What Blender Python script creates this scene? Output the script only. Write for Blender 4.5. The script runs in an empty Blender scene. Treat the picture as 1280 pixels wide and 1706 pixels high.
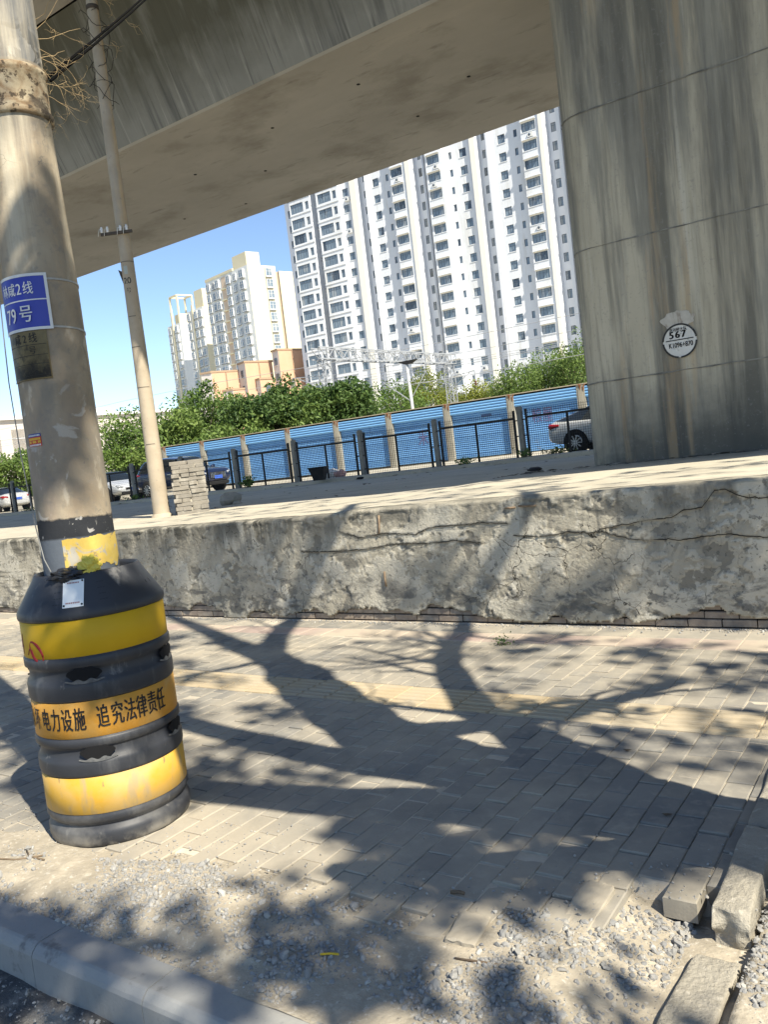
import bpy, bmesh, math, random
import numpy as np
from mathutils import Vector, Matrix, noise as mn
R = math.radians
rnd = random.Random(7)
S = bpy.context.scene
COL = S.collection
EYE = 1.55

# ---------------------------------------------------------------- camera, sky, sun, exposure
def make_camera():
    yaw, pitch, roll = R(34.66), R(-4.05), R(-6.74)
    f = Vector((-math.sin(yaw)*math.cos(pitch), math.cos(yaw)*math.cos(pitch), math.sin(pitch)))
    r0 = Vector((math.cos(yaw), math.sin(yaw), 0))
    u0 = r0.cross(f)
    r = r0*math.cos(roll) + u0*math.sin(roll)
    u = -r0*math.sin(roll) + u0*math.cos(roll)
    cd = bpy.data.cameras.new('camera')
    cd.sensor_fit = 'VERTICAL'
    cd.sensor_height = 36.0
    cd.lens = 36.0*1379.0/1706.0
    cd.clip_start = .05
    cd.clip_end = 3000
    co = bpy.data.objects.new('camera', cd)
    co.matrix_world = Matrix(((r.x, u.x, -f.x, 0), (r.y, u.y, -f.y, 0), (r.z, u.z, -f.z, EYE), (0, 0, 0, 1)))
    COL.objects.link(co)
    S.camera = co
    return r, u, f
CR, CU, CF = make_camera()
SUN_EL = R(46)
SUN_H = Vector((.93, -.37, 0)).normalized()              # horizontal direction towards the sun
LIGHT = Vector((-SUN_H.x*math.cos(SUN_EL), -SUN_H.y*math.cos(SUN_EL), -math.sin(SUN_EL)))
w = bpy.data.worlds.new('World')
S.world = w
w.use_nodes = True
wn = w.node_tree.nodes
sky = wn.new('ShaderNodeTexSky')
sky.sky_type = 'NISHITA'
sky.sun_disc = False
sky.sun_elevation = SUN_EL
sky.sun_rotation = math.atan2(SUN_H.x, SUN_H.y)
sky.altitude = 1500
sky.air_density = 1.0
sky.dust_density = .15
sky.ozone_density = 2.2
wn['Background'].inputs['Strength'].default_value = .105
w.node_tree.links.new(sky.outputs[0], wn['Background'].inputs['Color'])
sd = bpy.data.lights.new('sun', 'SUN')
sd.energy = 5.0
sd.angle = R(.53)
sd.color = (1, .925, .78)
so = bpy.data.objects.new('sun', sd)
so.rotation_euler = LIGHT.to_track_quat('-Z', 'Y').to_euler()
COL.objects.link(so)
S.view_settings.view_transform = 'Standard'
S.view_settings.look = 'None'
S.view_settings.exposure = .95
S.view_settings.gamma = 1
S.cycles.max_bounces = 6
S.cycles.transparent_max_bounces = 12

def in_frame(p, m=1.0):
    d = Vector(p) - Vector((0, 0, EYE))
    z = d.dot(CF)
    if z < .05:
        return False
    x, y = d.dot(CR)/z*1379, d.dot(CU)/z*1379
    return abs(x) < 640*m and abs(y) < 853*m

# ---------------------------------------------------------------- helpers
class MB:
    """collects geometry for one mesh object"""
    def __init__(s):
        s.v = []; s.f = []; s.m = []; s.sm = []; s.t = []
    def add(s, vs, fs, mi=0, smooth=False, tint=0.0):
        o = len(s.v)
        s.v.extend([tuple(v) for v in vs])
        for f in fs:
            s.f.append(tuple(i+o for i in f)); s.m.append(mi); s.sm.append(smooth); s.t.append(tint)
    def box(s, x0, x1, y0, y1, z0, z1, mi=0, tint=0.0, M=None, ch=0):
        if ch:
            vs = [(x0, y0, z0), (x1, y0, z0), (x1, y1, z0), (x0, y1, z0),
                  (x0, y0, z1-ch), (x1, y0, z1-ch), (x1, y1, z1-ch), (x0, y1, z1-ch),
                  (x0+ch, y0+ch, z1), (x1-ch, y0+ch, z1), (x1-ch, y1-ch, z1), (x0+ch, y1-ch, z1)]
            fs = [(3, 2, 1, 0)]
            for k in (0, 4):
                for i in range(4):
                    j = (i+1) % 4
                    fs.append((k+i, k+j, k+4+j, k+4+i))
            fs.append((8, 9, 10, 11))
        else:
            vs = [(x, y, z) for z in (z0, z1) for (x, y) in ((x0, y0), (x1, y0), (x1, y1), (x0, y1))]
            fs = [(3, 2, 1, 0), (4, 5, 6, 7), (0, 1, 5, 4), (1, 2, 6, 5), (2, 3, 7, 6), (3, 0, 4, 7)]
        if M is not None:
            vs = [M @ Vector(v) for v in vs]
        s.add(vs, fs, mi, False, tint)
    def bar(s, a, b, w, h=None, mi=0, up=(0, 0, 1)):
        a, b = Vector(a), Vector(b)
        h = h or w
        d = (b-a).normalized()
        up = Vector(up)
        if abs(d.dot(up)) > .95:
            up = Vector((1, 0, 0)) if abs(d.x) < .9 else Vector((0, 1, 0))
        x = d.cross(up).normalized()*w/2
        y = x.cross(d).normalized()*h/2
        vs = [p+sx*x+sy*y for p in (a, b) for sx, sy in ((-1, -1), (1, -1), (1, 1), (-1, 1))]
        s.add(vs, [(3, 2, 1, 0), (4, 5, 6, 7), (0, 1, 5, 4), (1, 2, 6, 5), (2, 3, 7, 6), (3, 0, 4, 7)], mi)
    def tube(s, pts, rad, n=8, mi=0, cap=True, smooth=True):
        pts = [Vector(p) for p in pts]
        if not isinstance(rad, (list, tuple)):
            rad = [rad]*len(pts)
        vs = []; fs = []
        ref = None
        for i, p in enumerate(pts):
            d = (pts[min(i+1, len(pts)-1)] - pts[max(i-1, 0)]).normalized()
            if ref is None:
                ref = Vector((0, 0, 1)) if abs(d.z) < .9 else Vector((1, 0, 0))
            x = d.cross(ref).normalized(); y = d.cross(x).normalized(); ref = x.cross(d) if abs(d.dot(ref)) > .98 else ref
            for k in range(n):
                a = 2*math.pi*k/n
                vs.append(p + (x*math.cos(a)+y*math.sin(a))*rad[i])
        for i in range(len(pts)-1):
            for k in range(n):
                j = (k+1) % n
                fs.append((i*n+k, i*n+j, (i+1)*n+j, (i+1)*n+k))
        if cap:
            fs.append(tuple(range(n))[::-1]); fs.append(tuple(range((len(pts)-1)*n, len(pts)*n)))
        s.add(vs, fs, mi, smooth)
    def lathe(s, prof, n=48, mi=0, smooth=True, cx=0, cy=0):
        vs = []; fs = []
        for r, z in prof:
            for k in range(n):
                a = 2*math.pi*k/n
                vs.append((cx+r*math.cos(a), cy+r*math.sin(a), z))
        for i in range(len(prof)-1):
            for k in range(n):
                j = (k+1) % n
                fs.append((i*n+k, i*n+j, (i+1)*n+j, (i+1)*n+k))
        s.add(vs, fs, mi, smooth)
    def prism(s, poly, a0, a1, axis='x', mi=0, caps=True):
        """poly of 2D points extruded along an axis"""
        def P(u, v, a):
            return (a, u, v) if axis == 'x' else ((u, a, v) if axis == 'y' else (u, v, a))
        n = len(poly)
        vs = [P(u, v, a0) for u, v in poly] + [P(u, v, a1) for u, v in poly]
        fs = [(i, (i+1) % n, n+(i+1) % n, n+i) for i in range(n)]
        if caps:
            fs += [tuple(range(n))[::-1], tuple(range(n, 2*n))]
        s.add(vs, fs, mi)
    def grid(s, xs, ys, fn, mi=0, smooth=True, keep=None):
        nx, ny = len(xs), len(ys)
        vs = [fn(x, y) for y in ys for x in xs]
        fs = []
        for j in range(ny-1):
            for i in range(nx-1):
                if keep is None or keep((xs[i]+xs[i+1])/2, (ys[j]+ys[j+1])/2):
                    fs.append((j*nx+i, j*nx+i+1, (j+1)*nx+i+1, (j+1)*nx+i))
        s.add(vs, fs, mi, smooth)
    def build(s, name, mats, parent=None, loc=None, fix=True, mods=None):
        me = bpy.data.meshes.new(name)
        me.from_pydata(s.v, [], s.f)
        if not isinstance(mats, (list, tuple)):
            mats = [mats]
        for m in mats:
            me.materials.append(m)
        me.polygons.foreach_set('material_index', s.m)
        me.polygons.foreach_set('use_smooth', s.sm)
        if getattr(s, 'pt', None):
            at = me.attributes.new('tint', 'FLOAT', 'POINT'); at.data.foreach_set('value', s.pt)
        elif any(s.t):
            at = me.attributes.new('tint', 'FLOAT', 'FACE')
            at.data.foreach_set('value', s.t)
        if fix:
            bm = bmesh.new(); bm.from_mesh(me)
            bmesh.ops.recalc_face_normals(bm, faces=bm.faces)
            bm.to_mesh(me); bm.free()
        me.update()
        o = bpy.data.objects.new(name, me)
        COL.objects.link(o)
        if parent is not None:
            o.parent = parent
        if loc is not None:
            o.location = loc
        return o

def tag(o, label, cat, group=None, kind=None):
    if label: o['label'] = label
    if cat: o['category'] = cat
    if group: o['group'] = group
    if kind: o['kind'] = kind
    return o
def struct(o):
    o['kind'] = 'structure'
    return o
def thing(name, label, cat, loc=(0, 0, 0), rz=0, group=None):
    o = bpy.data.objects.new(name, None)
    COL.objects.link(o)
    o.location = loc
    o.rotation_euler = (0, 0, rz)
    o.empty_display_size = .2
    return tag(o, label, cat, group)
def copy_tree(o, parent=None):
    c = o.copy(); COL.objects.link(c)
    if parent is not None:
        c.parent = parent
    for ch in o.children:
        copy_tree(ch, c)
    return c
def share(name, me, parent, loc, rz=0, scale=None):
    o = bpy.data.objects.new(name, me); COL.objects.link(o)
    o.parent = parent; o.location = loc; o.rotation_euler = (0, 0, rz)
    if scale: o.scale = scale
    return o
def bevel(o, wd=.01, seg=2, ang=40):
    b = o.modifiers.new('bevel', 'BEVEL'); b.width = wd; b.segments = seg; b.limit_method = 'ANGLE'; b.angle_limit = R(ang)
    return o
def lerp(a, b, t): return a+(b-a)*t
def interp(x, pts):
    if x <= pts[0][0]: return pts[0][1]
    for (x0, y0), (x1, y1) in zip(pts, pts[1:]):
        if x <= x1: return y0+(y1-y0)*(x-x0)/(x1-x0)
    return pts[-1][1]

def mat(name, c1, c2=None, scale=6, rough=.85, bump=.0, bscale=None, stretch=(1, 1, 1), layers=(), metal=0, tint=None,
        spec=.3, rnd_obj=0, detail=6, lo=.3, hi=.7, coat=0, bdist=.02, cracks=None):
    """procedural material: two colours mixed by noise, more noise-masked layers on top, bump from noise, per-face tint"""
    m = bpy.data.materials.new(name); m.use_nodes = True
    nt = m.node_tree; N = nt.nodes; L = nt.links
    b = N['Principled BSDF']
    b.inputs['Roughness'].default_value = rough
    b.inputs['Metallic'].default_value = metal
    b.inputs['Specular IOR Level'].default_value = spec
    if coat: b.inputs['Coat Weight'].default_value = coat; b.inputs['Coat Roughness'].default_value = .08
    tc = N.new('ShaderNodeTexCoord')
    off = tc.outputs['Object']
    if rnd_obj:
        oi = N.new('ShaderNodeObjectInfo'); ad = N.new('ShaderNodeVectorMath'); ad.operation = 'MULTIPLY_ADD'
        L.new(oi.outputs['Random'], ad.inputs[0]); ad.inputs[1].default_value = (17, 29, 13); L.new(off, ad.inputs[2])
        off = ad.outputs[0]
    def nz(sc, st=(1, 1, 1), dt=6, dist=0, seed=0):
        mp = N.new('ShaderNodeMapping'); mp.inputs['Scale'].default_value = st; mp.inputs['Location'].default_value = (seed*3.1, seed*1.7, seed*2.3)
        L.new(off, mp.inputs['Vector'])
        n = N.new('ShaderNodeTexNoise'); n.inputs['Scale'].default_value = sc; n.inputs['Detail'].default_value = dt
        n.inputs['Roughness'].default_value = .62; n.inputs['Distortion'].default_value = dist
        L.new(mp.outputs[0], n.inputs['Vector'])
        return n.outputs['Fac']
    def mr(src, a, b_, c=0., d=1.):
        q = N.new('ShaderNodeMapRange'); q.inputs[1].default_value = a; q.inputs[2].default_value = b_; q.inputs[3].default_value = c; q.inputs[4].default_value = d
        L.new(src, q.inputs[0]); return q.outputs[0]
    def mul(a, b_):
        q = N.new('ShaderNodeMath'); q.operation = 'MULTIPLY'
        for i, v in enumerate((a, b_)):
            if isinstance(v, (int, float)): q.inputs[i].default_value = v
            else: L.new(v, q.inputs[i])
        return q.outputs[0]
    def mix(fac, a, b_, bt='MIX'):
        q = N.new('ShaderNodeMix'); q.data_type = 'RGBA'; q.blend_type = bt
        L.new(fac, q.inputs[0])
        for i, v in ((6, a), (7, b_)):
            if isinstance(v, tuple): q.inputs[i].default_value = (*v, 1)
            else: L.new(v, q.inputs[i])
        return q.outputs[2]
    if c2:
        col = mix(mr(nz(scale, stretch, detail), lo, hi), c1, c2)
    else:
        q = N.new('ShaderNodeRGB'); q.outputs[0].default_value = (*c1, 1); col = q.outputs[0]
    if tint:
        at = N.new('ShaderNodeAttribute'); at.attribute_name = 'tint'
        for (t0, t1, tcol, stg) in tint:
            col = mix(mr(at.outputs['Fac'], t0, t1, 0, stg), col, tcol)
    for i, ly in enumerate(layers):
        ly = dict(ly)
        f = mr(nz(ly.get('scale', 4), ly.get('st', (1, 1, 1)), ly.get('detail', 6), ly.get('dist', 0), seed=i+1+ly.get('seed', 0)), ly.get('lo', .5), ly.get('hi', .6), 0, ly.get('k', 1))
        if 'zr' in ly or 'xr' in ly or 'yr' in ly:
            sp = N.new('ShaderNodeSeparateXYZ'); L.new(tc.outputs['Object'], sp.inputs[0])
            for ax in 'xyz':
                if ax+'r' in ly:
                    a, b_ = ly[ax+'r']
                    src = sp.outputs['xyz'.index(ax)]
                    wob = ly.get('wob', 0)
                    if wob:
                        ad = N.new('ShaderNodeMath'); ad.operation = 'MULTIPLY_ADD'
                        L.new(nz(ly.get('wsc', 3), ly.get('wst', (1, 1, 1)), 5, seed=i+11), ad.inputs[0]); ad.inputs[1].default_value = wob; L.new(src, ad.inputs[2]); src = ad.outputs[0]
                    f = mul(f, mr(src, a, b_))
        col = mix(f, col, ly['c'], ly.get('bt', 'MIX'))
    if cracks:
        csc, cw, cc, c0, c1_ = cracks
        dn = N.new('ShaderNodeTexNoise'); dn.inputs['Scale'].default_value = csc*1.5; dn.inputs['Detail'].default_value = 5; L.new(off, dn.inputs['Vector'])
        vm = N.new('ShaderNodeVectorMath'); vm.operation = 'MULTIPLY_ADD'; L.new(dn.outputs['Color'], vm.inputs[0]); vm.inputs[1].default_value = (.7/csc,)*3; L.new(off, vm.inputs[2])
        vo = N.new('ShaderNodeTexVoronoi'); vo.feature = 'DISTANCE_TO_EDGE'; vo.inputs['Scale'].default_value = csc; L.new(vm.outputs[0], vo.inputs['Vector'])
        col = mix(mul(mr(vo.outputs['Distance'], cw, cw*.4), mr(nz(csc*.6, (1, 1, 1), 3, seed=9), c0, c1_)), col, cc)
    if rnd_obj:
        col = mix(mr(oi.outputs['Random'], 0, 1, 0, rnd_obj), col, (.9, .9, .9), 'MULTIPLY')
    L.new(col, b.inputs['Base Color'])
    if bump:
        bp = N.new('ShaderNodeBump'); bp.inputs['Strength'].default_value = bump; bp.inputs['Distance'].default_value = bdist
        L.new(nz(bscale or scale*4, stretch, 8), bp.inputs['Height']); L.new(bp.outputs[0], b.inputs['Normal'])
    return m

def text_geo(txt, size=1.0, bold=.0, align='CENTER', space=1.0):
    """flat triangulated lettering: (verts, faces, width)"""
    cu = bpy.data.curves.new('lettering', 'FONT')
    cu.body = txt; cu.size = size; cu.align_x = align; cu.align_y = 'CENTER'; cu.offset = bold; cu.space_character = space
    cu.resolution_u = 3
    o = bpy.data.objects.new('lettering', cu); COL.objects.link(o)
    dg = bpy.context.evaluated_depsgraph_get()
    me = bpy.data.meshes.new_from_object(o.evaluated_get(dg))
    vs = [tuple(v.co) for v in me.vertices]; fs = [tuple(p.vertices) for p in me.polygons]
    bpy.data.objects.remove(o); bpy.data.curves.remove(cu); bpy.data.meshes.remove(me)
    return vs, fs
def text_on(mb, txt, size, fn, bold=0, sx=1.0, sy=1.0, space=1.0, dx=0, dy=0, mi=0, slant=0):
    vs, fs = text_geo(txt, size, 0, space=space)
    for e in ((0,) if bold <= 0 else (-bold, 0, bold)):
        mb.add([fn(v[0]*sx+dx+slant*v[1]+e, v[1]*sy+dy+abs(e)*.3) for v in vs], fs, mi)

def fbm(x, y, z=0., o=4):
    return mn.fractal(Vector((x, y, z)), .9, 2.1, o)

# ---------------------------------------------------------------- materials of the setting
DUST = (.46, .40, .30)
M_paver = mat('grey paving brick', (.205, .192, .165), (.275, .252, .208), 3, .9, .35, 60, tint=[(0, .5, (.30, .285, .25), .45), (.3, 1, (.135, .135, .13), .7)], bdist=.004,
              layers=[dict(c=DUST, scale=1.1, lo=.42, hi=.64, k=.62), dict(c=(.42, .38, .30), scale=14, lo=.52, hi=.72, k=.45), dict(c=(.10, .10, .10), scale=30, lo=.68, hi=.76, k=.5)])
M_sand = mat('sand in the joints', (.40, .35, .27), (.52, .46, .36), 8, .95, .4, 60, bdist=.006)
M_pink = mat('reddish paving brick', (.34, .25, .215), (.40, .32, .27), 4, .9, .3, 50, bdist=.004, tint=[(0, 1, (.24, .2, .18), .4)],
             layers=[dict(c=DUST, scale=1.3, lo=.36, hi=.56, k=.75)])
M_tact = mat('yellow tactile tile', (.40, .315, .19), (.47, .385, .25), 3, .88, .3, 50, bdist=.004, tint=[(0, 1, (.38, .29, .17), .5)],
             layers=[dict(c=(.42, .365, .27), scale=1.6, lo=.38, hi=.6, k=.7), dict(c=(.16, .15, .13), scale=9, lo=.62, hi=.72, k=.45)])
M_dirt = mat('dusty ground', (.29, .255, .195), (.44, .385, .295), 7, .95, .6, 45, bdist=.012,
             layers=[dict(c=(.20, .18, .145), scale=3, lo=.5, hi=.7, k=.6), dict(c=(.5, .45, .35), scale=17, lo=.55, hi=.64, k=.5, seed=3), dict(c=(.55, .51, .43), scale=40, lo=.58, hi=.66, k=.7), dict(c=(.15, .14, .125), scale=55, lo=.64, hi=.7, k=.7, seed=5)])
M_kerb = mat('cut kerb stone', (.24, .245, .24), (.32, .32, .305), 3, .85, .3, 80, bdist=.004, rnd_obj=.25,
             layers=[dict(c=(.40, .37, .30), scale=2, lo=.5, hi=.7, k=.5), dict(c=(.12, .115, .11), scale=7, lo=.60, hi=.68, k=.7), dict(c=(.17, .165, .15), scale=9, st=(1, 1, .25), lo=.5, hi=.68, k=.6, zr=(-.03, -.12)), dict(c=(.2, .2, .2), scale=60, lo=.62, hi=.7, k=.5)])
M_asph = mat('worn asphalt', (.05, .05, .052), (.10, .098, .095), 6, .9, .8, 90, bdist=.01,
             layers=[dict(c=(.34, .31, .26), scale=6, lo=.5, hi=.68, k=.8), dict(c=(.42, .4, .36), scale=70, lo=.6, hi=.66, k=.6)])
M_plat = mat('dusty concrete apron', (.40, .365, .285), (.51, .465, .365), 1.2, .93, .3, 30, bdist=.01,
             layers=[dict(c=(.31, .295, .26), scale=.7, st=(.6, 1.6, 1), lo=.52, hi=.66, k=.5), dict(c=(.17, .16, .14), scale=2.2, st=(.35, 2, 1), lo=.58, hi=.68, k=.65), dict(c=(.2, .19, .165), scale=13, lo=.6, hi=.68, k=.5, seed=3),
                     dict(c=(.55, .50, .39), scale=9, lo=.58, hi=.7, k=.5)])
M_plaster = mat('flaking wall plaster', (.325, .295, .23), (.42, .385, .305), 7, .95, .75, 38, bdist=.014,
                tint=[(.30, .22, (.20, .185, .15), .85), (.62, .70, (.50, .465, .38), .8)],
                layers=[dict(c=(.54, .51, .43), scale=9, lo=.58, hi=.64, k=.6, dist=.5), dict(c=(.235, .22, .18), scale=2.2, lo=.54, hi=.66, k=.5, dist=.6),
                        dict(c=(.20, .185, .15), scale=13, lo=.57, hi=.63, k=.6, dist=.8), dict(c=(.10, .10, .095), scale=4.5, st=(1, 1, 1.8), lo=.50, hi=.60, k=.8, zr=(.66, .42), wob=.3, dist=.5),
                        dict(c=(.09, .088, .08), scale=22, lo=.60, hi=.65, k=.7), dict(c=(.05, .048, .038), scale=7, st=(1.6, 1, .3), lo=.42, hi=.56, k=.9, zr=(.66, .98), xr=(-4.2, -5.4)),
                        dict(c=(.17, .16, .13), scale=3, st=(1, 1, .5), lo=.44, hi=.58, k=.75, zr=(.86, .95), wob=.08), dict(c=(.12, .115, .10), scale=9, st=(1, 1, .12), lo=.56, hi=.66, k=.6, zr=(.3, .9)),
                        dict(c=(.46, .42, .32), scale=6, lo=.4, hi=.6, k=.7, zr=(.12, .02), wob=.05)], cracks=(2.6, .0075, (.05, .045, .035), .50, .56))
M_wbrick = mat('old wall brick', (.20, .16, .13), (.30, .25, .20), 12, .93, .6, 60, bdist=.008, layers=[dict(c=(.4, .35, .28), scale=8, lo=.5, hi=.65, k=.6)])
M_crack = mat('crack hollow', (.035, .032, .028), rough=1)
M_pier = mat('board marked pier concrete', (.40, .36, .27), (.50, .455, .35), 1.6, .92, .3, 18, stretch=(1, 1, .4), bdist=.012,
             layers=[dict(c=(.26, .25, .21), scale=2.6, st=(1, 1, .10), lo=.48, hi=.58, k=.8), dict(c=(.125, .12, .10), scale=2.0, st=(1, 1, .06), lo=.50, hi=.62, k=.85, seed=4, xr=(-4.1, -3.5)),
                     dict(c=(.15, .143, .12), scale=6, st=(1, 1, .06), lo=.54, hi=.70, k=.75, seed=8), dict(c=(.56, .53, .44), scale=5.5, st=(1, 1, .04), lo=.58, hi=.68, k=.6, seed=2),
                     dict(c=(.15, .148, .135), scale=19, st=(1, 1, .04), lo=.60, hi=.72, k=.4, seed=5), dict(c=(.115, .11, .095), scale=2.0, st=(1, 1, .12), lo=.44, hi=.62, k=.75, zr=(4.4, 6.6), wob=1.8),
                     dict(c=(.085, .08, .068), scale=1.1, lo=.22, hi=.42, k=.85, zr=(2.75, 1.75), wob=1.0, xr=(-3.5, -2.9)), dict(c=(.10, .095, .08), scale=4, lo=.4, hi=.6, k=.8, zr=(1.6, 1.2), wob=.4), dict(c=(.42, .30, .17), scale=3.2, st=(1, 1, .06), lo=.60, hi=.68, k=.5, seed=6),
                     dict(c=(.24, .23, .21), scale=26, lo=.58, hi=.68, k=.45), dict(c=(.06, .06, .055), scale=60, lo=.70, hi=.73, k=.8)])
M_gird = mat('viaduct girder concrete', (.39, .36, .305), (.49, .455, .39), .7, .9, .18, 9, bdist=.01, stretch=(.5, 1, 1),
             layers=[dict(c=(.24, .215, .17), scale=.8, st=(.7, 1, 1), lo=.5, hi=.66, k=.6), dict(c=(.52, .48, .40), scale=2.4, st=(.3, 1, 1), lo=.58, hi=.7, k=.4), dict(c=(.2, .18, .15), scale=5, st=(.25, 1, 1), lo=.6, hi=.7, k=.5), dict(c=(.15, .14, .12), scale=40, lo=.68, hi=.72, k=.6)])
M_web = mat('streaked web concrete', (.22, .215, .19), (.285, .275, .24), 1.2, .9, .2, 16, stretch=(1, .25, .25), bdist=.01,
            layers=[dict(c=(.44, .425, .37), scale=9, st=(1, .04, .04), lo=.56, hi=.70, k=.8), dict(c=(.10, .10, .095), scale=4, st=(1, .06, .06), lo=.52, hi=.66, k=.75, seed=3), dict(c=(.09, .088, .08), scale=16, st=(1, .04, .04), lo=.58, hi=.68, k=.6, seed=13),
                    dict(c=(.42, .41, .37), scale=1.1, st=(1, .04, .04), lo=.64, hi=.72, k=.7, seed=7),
                    dict(c=(.085, .08, .055), scale=2.5, st=(1, .2, .2), lo=.25, hi=.5, k=.85, zr=(8.1, 8.9), wob=.7, wsc=2.5)])  # upper web darkened: occlusion shade put into the colour, with moss and staining

# ---------------------------------------------------------------- ground, sidewalk, kerb, road
ZPL = [(-30, .90), (-20, .94), (-10.3, .985), (-8, 1.005), (-4.95, 1.02), (-4.8, 1.045), (-3.5, 1.055), (-1, 1.075), (6, 1.085)]
def zplat(x): return interp(x, ZPL)
EDGE = [(-9, 1.8), (-4.2, 1.86), (-3.56, 1.87), (-3.04, 1.96), (-2.54, 2.12), (-2.05, 2.10), (-1.73, 2.10), (-1.51, 2.10), (-1.37, 2.27), (-1.22, 2.32), (-1.06, 2.35), (-1.02, 2.49), (-.89, 2.53), (-.72, 2.60), (-.6, 2.6), (.8, 2.6), (.82, 1.9), (4, 1.9)]
def brick(mb, x0, x1, y0, y1, dz, tx, ty, ch=.004, dep=.07, tint=0., mi=0, wob=0):
    cx, cy = (x0+x1)/2, (y0+y1)/2
    def z(x, y): return dz+(x-cx)*tx+(y-cy)*ty
    w_ = lambda: rnd.uniform(-wob, wob)
    c = [(x0+w_(), y0+w_()), (x1+w_(), y0+w_()), (x1+w_(), y1+w_()), (x0+w_(), y1+w_())]
    ins = [(1, 1), (-1, 1), (-1, -1), (1, -1)]
    vs = [(x, y, z(x, y)-dep) for x, y in c]+[(x, y, z(x, y)-ch) for x, y in c]+[(x+i*ch, y+j*ch, z(x, y)) for (x, y), (i, j) in zip(c, ins)]
    fs = []
    for k in (0, 4):
        for i in range(4):
            j = (i+1) % 4
            fs.append((k+i, k+j, k+4+j, k+4+i))
    fs.append((8, 9, 10, 11))
    mb.add(vs, fs, mi, False, tint)

def sidewalk():
    mb = MB()
    PW, PLn = .1122, .243
    TY0, TY1 = 4.085, 4.455
    x = -15.0
    i = 0
    while x < 4.0:
        off = (i % 2)*PLn/2 + rnd.uniform(-.012, .012)
        yb = interp(x+PW/2, EDGE)
        y = 1.6 + off
        while y < 6.22:
            y0, y1 = y, y+PLn
            y += PLn
            if y0 < yb-.05 and not (y0 > yb-.12 and rnd.random() < .4): continue
            if -.60 < x+PW/2 < .82 and y0 < 3.12: continue          # the tree pit
            segs = [(y0, y1)]
            if y1 > TY0 and y0 < TY1: segs = [(y0, min(y1, TY0)), (max(y0, TY1), y1)]
            segs = [(a, min(b, 5.62)) for a, b in segs if b-a > .03]
            for a, b in segs:
                if b-a < .03: continue
                if (x+PW/2-(-3.3))**2+((a+b)/2-2.33)**2 < .04: continue
                g = .0025
                jit = .55 if x > -2.2 and a < 3.6 else .35
                brick(mb, x+.0018, x+PW-.0018, a+.0035, b-.0035, mn.noise(Vector((x*.8, a*.8, 3)))*.010+rnd.uniform(-.002, .002), rnd.uniform(-.02, .02)*jit, -abs(rnd.gauss(.0, .05))*jit+.012*jit, tint=rnd.random()**1.5, wob=.0015)
        x += PW
        i += 1
    # reddish border courses along the wall foot
    x = -15.0
    while x < 4:
        for a, b in ((5.63, 5.89), (5.9, 6.16)):
            if rnd.random() < .96:
                brick(mb, x+.003, x+.267, a+.003, b-.003, rnd.uniform(-.004, .003), rnd.uniform(-.01, .01), rnd.uniform(-.012, .006), tint=rnd.random(), mi=1 if a < 5.8 else 0)
        x += .27
    o = mb.build('sidewalk', [M_paver, M_pink], fix=False)
    struct(o)
    mb = MB()
    x = -15.
    while x < 4:
        for a, b in ((4.087, 4.205), (4.207, 4.453)):
            dz, tx, ty, tn = rnd.uniform(-.002, .004), rnd.uniform(-.012, .012), rnd.uniform(-.014, .006), rnd.random()
            brick(mb, x+.002, x+.238, a+.002, b-.002, dz, tx, ty, tint=tn)
            n = 2 if b-a < .2 else 4
            for k in range(n):
                yc = a+(b-a)*(k+.5)/n
                cx, cy = x+.12, (a+b)/2
                z0 = dz+(yc-cy)*ty
                vs = []
                for xx in (x+.012, x+.228):
                    zz = z0+(xx-cx)*tx
                    vs += [(xx, yc-.019, zz-.001), (xx, yc-.011, zz+.005), (xx, yc+.011, zz+.005), (xx, yc+.019, zz-.001)]
                mb.add(vs, [(0, 1, 5, 4), (1, 2, 6, 5), (2, 3, 7, 6), (0, 1, 2, 3), (4, 5, 6, 7)], 0, False, tn)
        x += .24
    struct(mb.build('tactile_paving', M_tact))
    # sand bed that fills the joints; it sinks where the bricks have been lifted
    mb = MB()
    def zs(x, y): return -.0065+.003*fbm(x*5, y*5)
    xs = [-15+.1*k for k in range(120)]+[-3+.03*k for k in range(110)]+[.3+.1*k for k in range(38)]; ys = [2.0+.04*k for k in range(40)]+[3.6+.1*k for k in range(27)]+[6.24]
    def zb(x, y):
        z = zs(x, y)
        if y < interp(x, EDGE)+.12: z -= .11
        if -.65 < x < .85 and y < 3.1: z -= .05
        return (x, y, z)
    mb.grid(xs, ys, zb)
    struct(mb.build('sand_bed', M_sand))
sidewalk()

def zdirt(x, y):
    yb = interp(x, EDGE)
    deep = -.085*max(0, min(1, (x+1.04)/.25))*max(0, min(1, (y-1.72)/.3))
    t = max(0, min(1, (y-yb+.12)/.42))
    z = lerp(.004, -.03, t) + .012*fbm(x*1.6, y*1.6) + .006*fbm(x*6, y*6, 2)
    if x < -2.2: z += .006
    z += .012*max(0, 1-abs(y-1.95)/.3)*max(0, min(1, -(x+2.0)/.5))
    if x > -.575: z = -.035 + .02*fbm(x*3, y*3)
    else: z += deep
    if y < 1.74: z = min(z, -.003+.01*fbm(x*3, y*3))
    return z
def dirt():
    mb = MB()
    xs = [-12+.1*k for k in range(70)]+[-5+.02*k for k in range(261)]+[.3+.1*k for k in range(38)]
    ys = [1.60+.02*k for k in range(72)]
    mb.grid(xs, ys, lambda x, y: (x, y, zdirt(x, y)))
    struct(mb.build('dirt_strip', M_dirt))
dirt()

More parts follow.
